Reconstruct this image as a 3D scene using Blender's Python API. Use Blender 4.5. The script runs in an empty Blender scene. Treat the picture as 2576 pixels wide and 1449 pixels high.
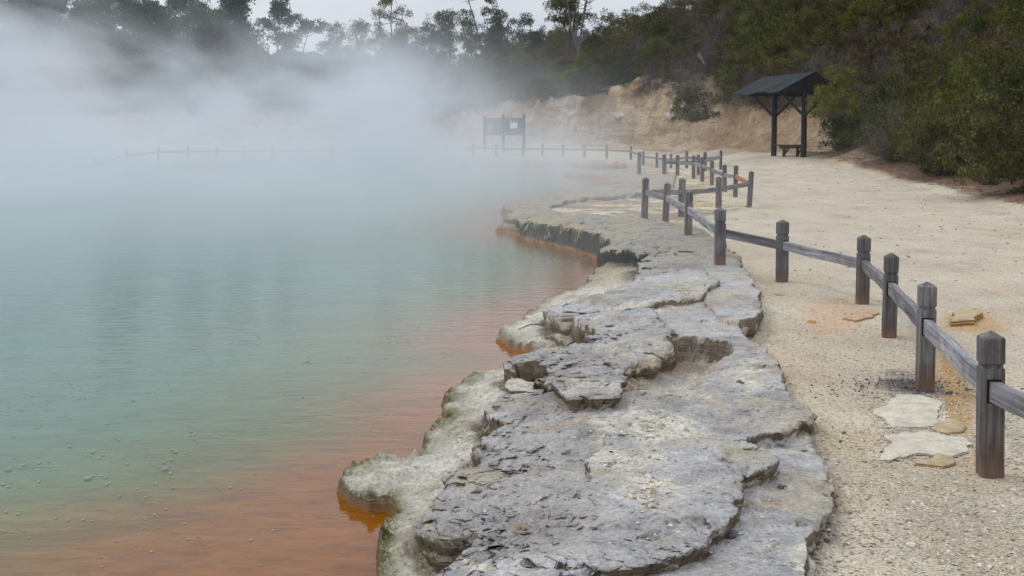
import bpy, math, random
import numpy as np
from mathutils import Vector, Matrix
random.seed(7)
rng = np.random.default_rng(11)
scene = bpy.context.scene
COL = scene.collection

# ------------------------------------------------------------------ camera
FPX = 3034.0            # focal length in units of a 2576 px wide frame
PITCH = math.radians(4.5)
HORIZ = 330.0
CY = HORIZ + FPX * math.tan(PITCH)
EYE = 1.65
cam_d = bpy.data.cameras.new("camera")
cam = bpy.data.objects.new("camera", cam_d)
COL.objects.link(cam)
cam.location = (0, 0, EYE)
cam.rotation_euler = (math.radians(90) - PITCH, 0, 0)
cam_d.sensor_width = 36.0
cam_d.lens = 36.0 * FPX / 2576.0
cam_d.shift_y = -(724.5 - CY) / 2576.0
cam_d.clip_start = 0.1
cam_d.clip_end = 2000
scene.camera = cam

# ------------------------------------------------------------------ world and sun (overcast daylight)
SUN_EL, SUN_AZ = math.radians(52), math.radians(-60)     # azimuth from +Y towards +X
world = bpy.data.worlds.new("World")
scene.world = world
world.use_nodes = True
wn, wl = world.node_tree.nodes, world.node_tree.links
wn.clear()
w_out = wn.new("ShaderNodeOutputWorld")
w_bg = wn.new("ShaderNodeBackground")
w_sky = wn.new("ShaderNodeTexSky")
w_sky.sky_type = 'NISHITA'
w_sky.sun_disc = False
w_sky.sun_elevation = SUN_EL
w_sky.sun_rotation = SUN_AZ
w_tc = wn.new("ShaderNodeTexCoord")
w_map = wn.new("ShaderNodeMapping"); w_map.inputs['Scale'].default_value = (1.5, 1.5, 6.0)
w_no = wn.new("ShaderNodeTexNoise"); w_no.inputs['Scale'].default_value = 1.6; w_no.inputs['Detail'].default_value = 6
w_cr = wn.new("ShaderNodeValToRGB")
w_cr.color_ramp.elements[0].position = 0.36; w_cr.color_ramp.elements[0].color = (6.4, 6.9, 7.8, 1)
w_cr.color_ramp.elements[1].position = 0.62; w_cr.color_ramp.elements[1].color = (9.6, 9.8, 10.2, 1)
w_sep = wn.new("ShaderNodeSeparateXYZ")
w_mr = wn.new("ShaderNodeMapRange")                      # an overcast sky is brighter overhead than at the horizon
w_mr.inputs['From Min'].default_value = 0.08; w_mr.inputs['From Max'].default_value = 0.9
w_mr.inputs['To Min'].default_value = 1.0; w_mr.inputs['To Max'].default_value = 1.75
w_mul = wn.new("ShaderNodeVectorMath"); w_mul.operation = 'SCALE'
w_mix = wn.new("ShaderNodeMix"); w_mix.data_type = 'RGBA'; w_mix.inputs['Factor'].default_value = 0.88
wl.new(w_tc.outputs['Generated'], w_map.inputs['Vector']); wl.new(w_map.outputs['Vector'], w_no.inputs['Vector'])
wl.new(w_no.outputs['Fac'], w_cr.inputs['Fac'])
wl.new(w_tc.outputs['Generated'], w_sep.inputs[0]); wl.new(w_sep.outputs['Z'], w_mr.inputs['Value'])
wl.new(w_cr.outputs['Color'], w_mul.inputs[0]); wl.new(w_mr.outputs['Result'], w_mul.inputs['Scale'])
wl.new(w_sky.outputs['Color'], w_mix.inputs['A']); wl.new(w_mul.outputs['Vector'], w_mix.inputs['B'])
wl.new(w_mix.outputs['Result'], w_bg.inputs['Color'])
w_bg.inputs['Strength'].default_value = 0.09
wl.new(w_bg.outputs[0], w_out.inputs['Surface'])

sun_d = bpy.data.lights.new("sun", 'SUN')
sun_d.energy = 0.9
sun_d.angle = math.radians(14)
sun_d.color = (1.0, 0.96, 0.9)
sun = bpy.data.objects.new("sun", sun_d)
COL.objects.link(sun)
sd = Vector((math.sin(SUN_AZ) * math.cos(SUN_EL), math.cos(SUN_AZ) * math.cos(SUN_EL), math.sin(SUN_EL)))
sun.rotation_euler = sd.to_track_quat('Z', 'Y').to_euler()

scene.view_settings.view_transform = 'Standard'
scene.view_settings.look = 'None'
scene.view_settings.gamma = 1
scene.view_settings.exposure = 0.0
scene.cycles.max_bounces = 6
scene.cycles.diffuse_bounces = 3
scene.cycles.glossy_bounces = 2
scene.cycles.transparent_max_bounces = 12
scene.cycles.volume_bounces = 3
scene.cycles.volume_step_rate = 2.0
scene.cycles.volume_max_steps = 256

# ------------------------------------------------------------------ pixel <-> world (2576 px wide frame)
def ray(px, py):
    X = (px - 1288.0) / FPX
    Y = (CY - py) / FPX
    c, s = math.cos(PITCH), math.sin(PITCH)
    return Vector((X, c + Y * s, -s + Y * c))

def at_z(px, py, z):
    d = ray(px, py)
    t = (z - EYE) / d.z
    return (d.x * t, d.y * t)

def at_y(px, py, Y):
    d = ray(px, py)
    t = Y / d.y
    return Vector((d.x * t, Y, EYE + d.z * t))

def to_px(x, y, z):
    c, s = math.cos(PITCH), math.sin(PITCH)
    z = z - EYE
    f = y * c - z * s
    u = y * s + z * c
    return 1288.0 + FPX * x / f, CY - FPX * u / f

# ------------------------------------------------------------------ numeric helpers
def sst(a, b, x):
    t = np.clip((x - a) / (b - a), 0, 1)
    return t * t * (3 - 2 * t)

def _h(ix, iy, seed):
    n = (ix.astype(np.int64) * 374761393 + iy.astype(np.int64) * 668265263 + seed * 1442695041) & 0xFFFFFFFF
    n = ((n ^ (n >> 13)) * 1274126177) & 0xFFFFFFFF
    n = (n ^ (n >> 16)) & 0xFFFFFF
    return n / float(0xFFFFFF)

def vnoise(x, y, seed=0):
    ix, iy = np.floor(x), np.floor(y)
    fx, fy = x - ix, y - iy
    fx = fx * fx * fx * (fx * (fx * 6 - 15) + 10); fy = fy * fy * fy * (fy * (fy * 6 - 15) + 10)
    a, b = _h(ix, iy, seed), _h(ix + 1, iy, seed)
    c, d = _h(ix, iy + 1, seed), _h(ix + 1, iy + 1, seed)
    return (a + (b - a) * fx) * (1 - fy) + (c + (d - c) * fx) * fy

def fbm(x, y, size, octs=4, seed=0, gain=0.5):
    """fractal noise in -1..1; size = metres of the largest feature"""
    s, amp, tot = 0.0, 1.0, 0.0
    ca, sa = math.cos(0.6), math.sin(0.6)
    X, Y = x / size, y / size
    for o in range(octs):
        s = s + amp * (vnoise(X, Y, seed + o * 17) * 2 - 1)
        tot += amp; amp *= gain
        X, Y = (X * ca - Y * sa) * 2.03 + 5.1, (X * sa + Y * ca) * 2.03 + 1.7
    return s / tot

def seg_dist(x, y, P, closed):
    P = np.asarray(P, float)
    best = np.full(x.shape, 1e9); bi = np.zeros(x.shape); bsg = np.zeros(x.shape)
    n = len(P) if closed else len(P) - 1
    for i in range(n):
        a, b = P[i], P[(i + 1) % len(P)]
        d = b - a; L = d @ d + 1e-12
        t = np.clip(((x - a[0]) * d[0] + (y - a[1]) * d[1]) / L, 0, 1)
        dx, dy = x - a[0] - t * d[0], y - a[1] - t * d[1]
        q = dx * dx + dy * dy
        m = q < best
        best = np.where(m, q, best); bi = np.where(m, i + t, bi)
        bsg = np.where(m, np.sign(d[0] * dy - d[1] * dx), bsg)
    return np.sqrt(best), bi, bsg

def poly_sd(x, y, P):
    """signed distance, positive inside"""
    P = np.asarray(P, float)
    d, _, _ = seg_dist(x, y, P, True)
    inside = np.zeros(x.shape, bool)
    for i in range(len(P)):
        a, b = P[i], P[(i + 1) % len(P)]
        cond = ((a[1] > y) != (b[1] > y))
        xx = (b[0] - a[0]) * (y - a[1]) / (b[1] - a[1] + 1e-12) + a[0]
        inside ^= cond & (x < xx)
    return np.where(inside, d, -d)

# ------------------------------------------------------------------ object helpers
def tag(o, label=None, cat=None, group=None, kind=None):
    if label: o["label"] = label
    if cat: o["category"] = cat
    if group: o["group"] = group
    if kind: o["kind"] = kind
    return o

def empty(name, loc=(0, 0, 0), rz=0):
    o = bpy.data.objects.new(name, None)
    o.empty_display_size = 0.2
    COL.objects.link(o); o.location = loc; o.rotation_euler = (0, 0, rz)
    return o

def mesh_np(name, V, F, mat=None, smooth=False, col=None):
    """V (n,3), F (m,k) equal sized faces"""
    V = np.ascontiguousarray(V, dtype=np.float32); F = np.ascontiguousarray(F, dtype=np.int32)
    me = bpy.data.meshes.new(name)
    k = F.shape[1]
    me.vertices.add(len(V)); me.vertices.foreach_set("co", V.ravel())
    me.loops.add(F.size); me.loops.foreach_set("vertex_index", F.ravel())
    me.polygons.add(len(F)); me.polygons.foreach_set("loop_start", np.arange(0, F.size, k, dtype=np.int32))
    me.polygons.foreach_set("use_smooth", np.full(len(F), smooth, dtype=bool))
    me.update(calc_edges=True)
    if col is not None:
        at = me.color_attributes.new("Col", 'FLOAT_COLOR', 'POINT')
        c = np.ones((len(V), 4), np.float32); c[:, :3] = col
        at.data.foreach_set("color", c.ravel())
    if mat: me.materials.append(mat)
    return me

def add(name, me, parent=None, loc=None):
    o = bpy.data.objects.new(name, me); COL.objects.link(o)
    if parent is not None: o.parent = parent
    if loc is not None: o.location = loc
    return o

class MB:
    """collects faces of any size into one mesh"""
    def __init__(s): s.v, s.f = [], []
    def box(s, c, size, R=None, taper=1.0):
        b = len(s.v); hx, hy, hz = size[0] / 2, size[1] / 2, size[2] / 2
        for z, k in ((-hz, 1), (hz, taper)):
            for x, y in ((-hx, -hy), (hx, -hy), (hx, hy), (-hx, hy)):
                p = Vector((x * k, y * k, z))
                if R is not None: p = R @ p
                s.v.append(Vector(c) + p)
        s.f += [tuple(b + i for i in q) for q in ((3, 2, 1, 0), (4, 5, 6, 7), (0, 1, 5, 4), (1, 2, 6, 5), (2, 3, 7, 6), (3, 0, 4, 7))]
        return s
    def beam(s, a, b, w, h, up=(0, 0, 1)):
        """rectangular bar from a to b, w across, h along the up direction"""
        a, b = Vector(a), Vector(b); d = b - a; L = d.length; d.normalize()
        x = d.cross(Vector(up)).normalized(); u = x.cross(d).normalized()
        R = Matrix((x, d, u)).transposed()
        return s.box((a + b) / 2, (w, L, h), R)
    def tube(s, pts, rad, n=6):
        pts = [Vector(p) for p in pts]; rings = []
        for i, p in enumerate(pts):
            d = (pts[min(i + 1, len(pts) - 1)] - pts[max(i - 1, 0)]).normalized()
            x = d.cross(Vector((0.13, 0.21, 0.97))).normalized(); y = d.cross(x)
            r = rad[i] if hasattr(rad, '__len__') else rad
            b = len(s.v); rings.append(b)
            for k in range(n):
                a = 2 * math.pi * k / n
                s.v.append(p + x * (r * math.cos(a)) + y * (r * math.sin(a)))
        for b0, b1 in zip(rings, rings[1:]):
            for k in range(n):
                s.f.append((b0 + k, b0 + (k + 1) % n, b1 + (k + 1) % n, b1 + k))
        s.f.append(tuple(rings[0] + k for k in reversed(range(n)))); s.f.append(tuple(rings[-1] + k for k in range(n)))
        return s
    def mesh(s, name, mat, smooth=False, bevel=0):
        me = bpy.data.meshes.new(name); me.from_pydata([tuple(v) for v in s.v], [], s.f); me.update()
        if smooth: me.polygons.foreach_set("use_smooth", [True] * len(me.polygons))
        me.materials.append(mat)
        return me
    def build(s, name, mat, parent=None, smooth=False, loc=None):
        return add(name, s.mesh(name, mat, smooth), parent, loc)

# ------------------------------------------------------------------ materials
class NT:
    def __init__(s, name):
        s.m = bpy.data.materials.new(name); s.m.use_nodes = True
        s.n, s.l = s.m.node_tree.nodes, s.m.node_tree.links
        s.n.clear(); s.out = s.n.new("ShaderNodeOutputMaterial")
        s.b = s.n.new("ShaderNodeBsdfPrincipled"); s.l.new(s.b.outputs[0], s.out.inputs['Surface'])
        s.b.inputs['Roughness'].default_value = 0.9
        s.b.inputs['Specular IOR Level'].default_value = 0.3
    def node(s, t, **kw):
        n = s.n.new(t)
        for k, v in kw.items(): setattr(n, k, v)
        return n
    def _set(s, sock, v):
        if isinstance(v, bpy.types.NodeSocket): s.l.new(v, sock)
        else: sock.default_value = v
    def coord(s, kind='Object'): return s.node("ShaderNodeTexCoord").outputs[kind]
    def mapping(s, v, scale=(1, 1, 1)):
        n = s.node("ShaderNodeMapping"); s.l.new(v, n.inputs['Vector']); n.inputs['Scale'].default_value = scale
        return n.outputs[0]
    def noise(s, v, scale, detail=4, rough=0.55, dist=0.0):
        n = s.node("ShaderNodeTexNoise"); s.l.new(v, n.inputs['Vector'])
        n.inputs['Scale'].default_value = scale; n.inputs['Detail'].default_value = detail
        n.inputs['Roughness'].default_value = rough; n.inputs['Distortion'].default_value = dist
        return n.outputs['Fac']
    def voro(s, v, scale, feature='F1', out='Distance'):
        n = s.node("ShaderNodeTexVoronoi", feature=feature); s.l.new(v, n.inputs['Vector']); n.inputs['Scale'].default_value = scale
        return n.outputs[out]
    def ramp(s, v, stops):
        n = s.node("ShaderNodeValToRGB"); s._set(n.inputs[0], v)
        e = n.color_ramp.elements
        while len(e) < len(stops): e.new(0.5)
        for i, (p, c) in enumerate(stops):
            e[i].position = p; e[i].color = (*c, 1) if hasattr(c, '__len__') else (c, c, c, 1)
        return n.outputs[0]
    def mix(s, f, a, b, mode='MIX'):
        n = s.node("ShaderNodeMix", data_type='RGBA', blend_type=mode)
        s._set(n.inputs['Factor'], f)
        for k, v in (('A', a), ('B', b)):
            s._set(n.inputs[k], v if isinstance(v, bpy.types.NodeSocket) else (*v, 1))
        return n.outputs['Result']
    def math(s, op, a, b=0.0, clamp=False):
        n = s.node("ShaderNodeMath", operation=op, use_clamp=clamp); s._set(n.inputs[0], a); s._set(n.inputs[1], b)
        return n.outputs[0]
    def rng(s, v, a, b, c=0.0, d=1.0):
        n = s.node("ShaderNodeMapRange"); s._set(n.inputs['Value'], v)
        for k, x in zip(('From Min', 'From Max', 'To Min', 'To Max'), (a, b, c, d)): n.inputs[k].default_value = x
        return n.outputs[0]
    def attr(s, name='Col'):
        return s.node("ShaderNodeAttribute", attribute_name=name).outputs['Color']
    def sep(s, v):
        n = s.node("ShaderNodeSeparateXYZ"); s.l.new(v, n.inputs[0]); return n.outputs
    def bump(s, h, strength=0.5, dist=0.02):
        n = s.node("ShaderNodeBump"); s._set(n.inputs['Height'], h); n.inputs['Strength'].default_value = strength
        n.inputs['Distance'].default_value = dist
        s.l.new(n.outputs[0], s.b.inputs['Normal'])
    def color(s, v): s._set(s.b.inputs['Base Color'], v if isinstance(v, bpy.types.NodeSocket) else (*v, 1))

M = {}
def mat_rock():
    t = NT("sinter_rock"); P = t.coord('Object')
    col = t.attr()
    n1 = t.noise(P, 9, 6, 0.6); n2 = t.noise(P, 45, 5, 0.65); n3 = t.noise(P, 160, 3, 0.6)
    c = t.mix(1.0, col, t.ramp(n1, [(0.25, 0.66), (0.5, 1.0), (0.72, 1.22)]), 'MULTIPLY')
    c = t.mix(1.0, c, t.ramp(n2, [(0.32, 0.68), (0.5, 1.04), (0.66, 1.32)]), 'MULTIPLY')
    c = t.mix(0.8, c, t.ramp(n3, [(0.3, 0.7), (0.5, 1.0), (0.7, 1.25)]), 'MULTIPLY')
    # cream flecks where the grey crust has flaked off
    fl = t.math('MULTIPLY', t.ramp(t.noise(P, 70, 3, 0.5), [(0.52, 0.0), (0.58, 1.0)]), t.ramp(t.noise(P, 4, 5, 0.65), [(0.42, 0.0), (0.58, 0.9)]))
    c = t.mix(fl, c, (0.54, 0.48, 0.36))
    # thin strata showing on the broken faces
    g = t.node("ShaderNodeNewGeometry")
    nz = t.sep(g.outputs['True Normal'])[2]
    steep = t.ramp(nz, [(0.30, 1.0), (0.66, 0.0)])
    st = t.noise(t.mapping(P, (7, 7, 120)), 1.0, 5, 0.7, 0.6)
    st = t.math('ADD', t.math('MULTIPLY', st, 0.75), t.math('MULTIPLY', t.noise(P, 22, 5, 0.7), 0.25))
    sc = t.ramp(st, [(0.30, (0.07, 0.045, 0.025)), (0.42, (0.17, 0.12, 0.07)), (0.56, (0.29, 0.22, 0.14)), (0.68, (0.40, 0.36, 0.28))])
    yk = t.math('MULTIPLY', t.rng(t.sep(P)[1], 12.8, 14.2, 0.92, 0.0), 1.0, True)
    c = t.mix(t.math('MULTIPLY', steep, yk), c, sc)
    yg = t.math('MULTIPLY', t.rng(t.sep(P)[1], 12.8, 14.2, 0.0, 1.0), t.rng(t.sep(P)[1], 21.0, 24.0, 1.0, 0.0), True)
    c = t.mix(t.math('MULTIPLY', t.ramp(nz, [(0.45, 0.92), (0.85, 0.0)]), yg), c, (0.032, 0.036, 0.017))  # undercut faces: green growth, with shade painted into the near-black tone
    # orange mineral rim at the waterline
    z = t.sep(P)[2]
    zz = t.math('ADD', z, t.math('MULTIPLY', t.math('SUBTRACT', t.noise(P, 16, 5, 0.7), 0.1), 0.09))
    rim = t.ramp(t.rng(zz, -0.26, -0.10), [(0.48, 1.0), (0.82, 0.0)])
    c = t.mix(rim, c, (0.38, 0.18, 0.05))
    t.color(c)
    h = t.math('ADD', t.math('MULTIPLY', n1, 1.2), t.math('ADD', t.math('MULTIPLY', n2, 0.45), t.math('MULTIPLY', n3, 0.14)))
    h = t.math('ADD', h, t.math('MULTIPLY', t.math('MULTIPLY', st, steep), 0.7))
    t.bump(h, 1.0, 0.05)
    t.b.inputs['Roughness'].default_value = 0.85
    return t.m
def mat_gravel():
    t = NT("pale_gravel"); P = t.coord('Object'); col = t.attr()
    v = t.node("ShaderNodeTexVoronoi"); t.l.new(P, v.inputs['Vector']); v.inputs['Scale'].default_value = 75
    v2 = t.node("ShaderNodeTexVoronoi"); t.l.new(P, v2.inputs['Vector']); v2.inputs['Scale'].default_value = 190
    sp = t.sep(v.outputs['Color'])[0]; sp2 = t.sep(v2.outputs['Color'])[1]
    c = t.mix(1.0, col, t.ramp(sp, [(0.0, 0.72), (0.2, 0.93), (0.6, 1.03), (1.0, 1.18)]), 'MULTIPLY')
    c = t.mix(0.8, c, t.ramp(sp2, [(0.0, 0.5), (0.15, 0.9), (1.0, 1.2)]), 'MULTIPLY')
    c = t.mix(t.ramp(t.sep(v.outputs['Color'])[1], [(0.90, 0.0), (0.93, 0.75)]), c, (0.34, 0.21, 0.09))
    n = t.noise(t.mapping(P, (1.0, 0.55, 1)), 1.3, 9, 0.72)
    c = t.mix(0.9, c, t.ramp(n, [(0.32, 0.72), (0.5, 1.0), (0.68, 1.14)]), 'MULTIPLY')
    dk = t.ramp(t.noise(P, 34, 2, 0.5), [(0.66, 0.0), (0.70, 0.6)])
    c = t.mix(dk, c, (0.20, 0.15, 0.11))
    t.color(c)
    h = t.math('ADD', t.math('MULTIPLY', v.outputs['Distance'], -0.8), t.math('MULTIPLY', t.noise(P, 14, 5), 0.8))
    t.bump(h, 0.45, 0.010)
    return t.m
def mat_cliff():
    t = NT("clay_cliff"); P = t.coord('Object'); col = t.attr()
    n = t.noise(P, 1.4, 7, 0.66, 0.4); n2 = t.noise(P, 6, 5, 0.7)
    stv = t.noise(t.mapping(P, (0.35, 0.35, 2.6)), 1.0, 6, 0.65, 0.5)
    ver = t.noise(t.mapping(P, (2.5, 2.5, 0.35)), 1.0, 5, 0.6, 0.4)
    c = t.mix(1.0, col, t.ramp(n, [(0.3, 0.6), (0.5, 1.0), (0.7, 1.3)]), 'MULTIPLY')
    c = t.mix(0.9, c, t.ramp(n2, [(0.3, 0.62), (0.52, 1.0), (0.7, 1.22)]), 'MULTIPLY')
    c = t.mix(t.ramp(stv, [(0.5, 0.0), (0.62, 0.6)]), c, (0.27, 0.15, 0.07))
    c = t.mix(t.ramp(ver, [(0.56, 0.0), (0.7, 0.45)]), c, (0.55, 0.45, 0.33))
    t.color(c)
    t.bump(t.math('ADD', t.math('ADD', n, t.math('MULTIPLY', n2, 0.4)), t.math('MULTIPLY', ver, 0.5)), 0.9, 0.35)
    return t.m
def mat_litter():
    t = NT("hillside_litter"); P = t.coord('Object'); col = t.attr()
    n = t.noise(P, 30, 5, 0.7); n2 = t.noise(P, 2.5, 5, 0.6)
    c = t.mix(1.0, col, t.ramp(n, [(0.3, 0.45), (0.5, 1.0), (0.68, 1.6)]), 'MULTIPLY')
    c = t.mix(t.ramp(n2, [(0.5, 0.0), (0.65, 0.35)]), c, (0.13, 0.09, 0.055))
    t.color(c); t.bump(n, 0.9, 0.05)
    return t.m
def mat_water():
    t = NT("hot_spring_water"); P = t.coord('Object')
    col = t.attr()
    n = t.noise(t.mapping(P, (1.2, 2.4, 1)), 1.0, 5, 0.6, 0.5)
    c = t.mix(1.0, col, t.ramp(n, [(0.3, 0.82), (0.5, 1.0), (0.7, 1.12)]), 'MULTIPLY')
    n2 = t.noise(t.mapping(P, (5, 11, 1)), 1.0, 7, 0.68, 0.8)
    c = t.mix(0.7, c, t.ramp(n2, [(0.36, 0.62), (0.5, 1.0), (0.66, 1.15)]), 'MULTIPLY')
    t.color(c)
    t.b.inputs['Roughness'].default_value = 0.10
    t.b.inputs['Specular IOR Level'].default_value = 0.5
    t.b.inputs['IOR'].default_value = 1.33
    w = t.noise(t.mapping(P, (4, 8, 1)), 1.0, 3, 0.5, 0.4)
    w2 = t.noise(t.mapping(P, (26, 40, 1)), 1.0, 2, 0.5, 0.2)
    t.bump(t.math('ADD', w, t.math('MULTIPLY', w2, 0.06)), 0.5, 0.009)
    return t.m
def mat_wood(name, grey=(0.19, 0.18, 0.182), dark=(0.055, 0.048, 0.046), base=(0.11, 0.058, 0.038), stain=True, axis=2):
    t = NT(name); P = t.coord('Object')
    oi = t.node("ShaderNodeObjectInfo")
    vm = t.node("ShaderNodeVectorMath", operation='ADD'); t.l.new(P, vm.inputs[0])
    cx = t.node("ShaderNodeCombineXYZ"); t.l.new(t.math('MULTIPLY', oi.outputs['Random'], 37.0), cx.inputs[0]); t.l.new(t.math('MULTIPLY', oi.outputs['Random'], 11.0), cx.inputs[1])
    t.l.new(cx.outputs[0], vm.inputs[1]); Q = vm.outputs[0]
    sc = [26, 26, 26]; sc[axis] = 1.3
    gr = t.noise(t.mapping(Q, tuple(sc)), 1.0, 5, 0.65, 0.3)
    sc = [75, 75, 75]; sc[axis] = 1.6
    g2 = t.noise(t.mapping(Q, tuple(sc)), 1.0, 3, 0.6)
    c = t.ramp(gr, [(0.3, dark), (0.46, tuple(0.75 * g for g in grey)), (0.6, grey), (0.75, tuple(1.45 * g for g in grey))])
    c = t.mix(0.7, c, t.ramp(g2, [(0.35, 0.42), (0.5, 1.0), (0.65, 1.4)]), 'MULTIPLY')
    c = t.mix(1.0, c, t.ramp(oi.outputs['Random'], [(0.0, 0.72), (1.0, 1.2)]), 'MULTIPLY')
    blot = t.noise(Q, 5, 4, 0.6)
    c = t.mix(t.ramp(blot, [(0.48, 0.0), (0.68, 0.6)]), c, dark)
    if stain:
        z = t.sep(P)[2]
        zn = t.math('ADD', z, t.math('MULTIPLY', t.math('SUBTRACT', gr, 0.5), 0.35))
        c = t.mix(t.rng(zn, 0.05, 0.22, 0.85, 0.0), c, base)
        c = t.mix(t.rng(zn, 0.0, 0.10, 0.35, 0.0), c, (0.34, 0.24, 0.18))
    t.color(c)
    ck = t.ramp(gr, [(0.3, 0.0), (0.4, 1.0)])
    t.bump(t.math('ADD', t.math('MULTIPLY', ck, 0.6), t.math('MULTIPLY', g2, 0.6)), 0.7, 0.006)
    t.b.inputs['Roughness'].default_value = 0.8
    return t.m
def mat_plain(name, c, rough=0.8, var=0.3, scale=8, metal=0.0, trans=None):
    t = NT(name); P = t.coord('Object'); n = t.noise(P, scale, 5, 0.6)
    cc = t.mix(1.0, c, t.ramp(n, [(0.3, 1 - var), (0.7, 1 + var)]), 'MULTIPLY')
    t.color(cc); t.b.inputs['Roughness'].default_value = rough; t.b.inputs['Metallic'].default_value = metal
    t.bump(n, 0.3, 0.01)
    return t.m
def mat_leaf(name, c1, c2, c3):
    """foliage colour varies from leaf to leaf and from plant to plant"""
    t = NT(name); P = t.coord('Object'); oi = t.node("ShaderNodeObjectInfo")
    g = t.node("ShaderNodeNewGeometry")
    c = t.ramp(g.outputs['Random Per Island'], [(0.0, c1), (0.5, c2), (1.0, c3)])
    n = t.noise(P, 1.8, 3)
    c = t.mix(1.0, c, t.ramp(n, [(0.35, 0.6), (0.65, 1.4)]), 'MULTIPLY')
    c = t.mix(1.0, c, t.ramp(oi.outputs['Random'], [(0.0, (0.75, 0.78, 0.85)), (0.5, (1, 1, 1)), (1.0, (1.25, 1.12, 0.85))]), 'MULTIPLY')
    t.color(c); t.b.inputs['Roughness'].default_value = 0.75
    t.b.inputs['Specular IOR Level'].default_value = 0.2
    return t.m

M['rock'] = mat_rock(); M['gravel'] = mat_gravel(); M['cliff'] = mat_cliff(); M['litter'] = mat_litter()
M['water'] = mat_water()
M['post'] = mat_wood("weathered_post_wood")
M['rail'] = mat_wood("weathered_rail_wood", grey=(0.29, 0.285, 0.305), dark=(0.10, 0.095, 0.10), stain=False, axis=1)
M['rail_new'] = mat_wood("new_rail_wood", grey=(0.42, 0.20, 0.085), dark=(0.33, 0.15, 0.06), stain=False, axis=1)
M['slot'] = mat_plain("dark_slot", (0.012, 0.011, 0.012))
M['black_wood'] = mat_plain("black_stained_wood", (0.007, 0.007, 0.010), 0.6, 0.5)
M['brown_wood'] = mat_plain("brown_timber", (0.055, 0.034, 0.02), 0.8, 0.4, 12)
M['roof'] = mat_plain("dark_roofing_sheet", (0.008, 0.014, 0.018), 0.9, 0.7, 2.2)
M['twig'] = mat_plain("grey_twig_bark", (0.13, 0.115, 0.105), 0.9, 0.4, 20)
M['bark'] = mat_plain("tree_bark", (0.085, 0.07, 0.055), 0.9, 0.4, 6)
M['leaf_olive'] = mat_leaf("olive_leaves", (0.052, 0.055, 0.012), (0.086, 0.085, 0.018), (0.14, 0.125, 0.034))
M['leaf_dark'] = mat_leaf("dark_green_leaves", (0.030, 0.042, 0.012), (0.052, 0.064, 0.018), (0.085, 0.09, 0.028))
M['leaf_bright'] = mat_leaf("bright_green_leaves", (0.07, 0.085, 0.014), (0.105, 0.12, 0.02), (0.155, 0.155, 0.035))
M['leaf_brown'] = mat_leaf("rusty_leaves", (0.055, 0.035, 0.018), (0.085, 0.060, 0.024), (0.12, 0.085, 0.035))
M['leaf_grey'] = mat_leaf("dry_grey_sprays", (0.075, 0.062, 0.055), (0.11, 0.095, 0.085), (0.15, 0.135, 0.12))
M['leaf_pine'] = mat_leaf("pine_needles", (0.028, 0.055, 0.020), (0.050, 0.088, 0.032), (0.075, 0.115, 0.042))

# ------------------------------------------------------------------ plan of the place (metres), traced outlines put on their own height
ZW = -0.22
def trace(pts, z): return [at_z(px, py, z) for px, py in pts]

W_px = [(930, 1600), (950, 1449), (946, 1400), (966, 1350), (986, 1305), (975, 1288), (930, 1290), (870, 1272), (846, 1244), (866, 1214), (920, 1190),
        (965, 1172), (1020, 1184), (1052, 1166), (1078, 1142), (1062, 1126), (1086, 1100), (1116, 1074), (1100, 1050), (1112, 1020),
        (1142, 992), (1182, 972), (1240, 955), (1290, 945), (1330, 920), (1345, 886), (1300, 880), (1252, 862), (1256, 845), (1292, 824), (1335, 795),
        (1376, 768), (1430, 752), (1462, 738), (1472, 714), (1502, 690), (1546, 664), (1540, 652), (1500, 640), (1450, 626), (1400, 614),
        (1340, 597), (1264, 584), (1262, 568), (1285, 558), (1264, 546), (1258, 540), (1300, 518), (1335, 503), (1372, 494), (1440, 490), (1500, 478),
        (1570, 471), (1570, 466), (1508, 468), (1500, 461), (1560, 452), (1500, 447), (1420, 443), (1430, 438), (1520, 436), (1560, 430), (1600, 424)]
LAND = trace(W_px, ZW)
SHORE_FAR = [(6.0, 63), (0, 64), (-8, 65), (-16, 62), (-24, 58), (-32, 50), (-45, 40), (-60, 20), (-70, -20), (-200, -20), (-200, 260), (200, 260), (200, -20), (0.5, -20), (-0.3, 0), (-0.35, 2)]
LAND_POLY = LAND + SHORE_FAR

B_px = [(1060, 1600), (1112, 1449), (1150, 1410), (1200, 1370), (1236, 1340), (1200, 1312), (1122, 1312), (1086, 1290), (1092, 1262), (1114, 1238),
        (1134, 1216), (1152, 1198), (1146, 1166), (1190, 1150), (1250, 1158), (1240, 1130), (1216, 1102), (1222, 1085), (1262, 1062), (1278, 1045),
        (1240, 1026), (1230, 1000), (1262, 976), (1300, 966), (1388, 958), (1406, 930), (1370, 924), (1300, 922), (1283, 905), (1302, 893), (1350, 880),
        (1430, 874), (1500, 862), (1532, 850), (1500, 836), (1462, 818), (1456, 800), (1480, 788), (1432, 802), (1400, 790), (1378, 765), (1420, 754),
        (1500, 745), (1562, 720), (1604, 706), (1622, 676), (1652, 650), (1600, 634), (1540, 618), (1480, 600), (1400, 582), (1340, 562), (1312, 548),
        (1300, 536), (1325, 514), (1380, 500), (1450, 495), (1520, 482), (1590, 474), (1640, 460)]
B = trace(B_px, 0.07)
B_POLY = B + [(7.0, 50), (40, 50), (40, -5), (0.7, -5)]
R_px = [(1950, 1620), (2000, 1449), (2052, 1350), (2062, 1250), (2040, 1180), (2016, 1095), (1990, 1055), (1950, 1010), (1902, 930), (1862, 888),
        (1890, 830), (1886, 770), (1852, 706), (1802, 662), (1780, 630), (1740, 604), (1690, 588), (1600, 577), (1490, 562), (1400, 546), (1376, 528),
        (1430, 513), (1530, 503), (1620, 497), (1690, 478), (1700, 455)]
R = trace(R_px, 0.0)
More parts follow.
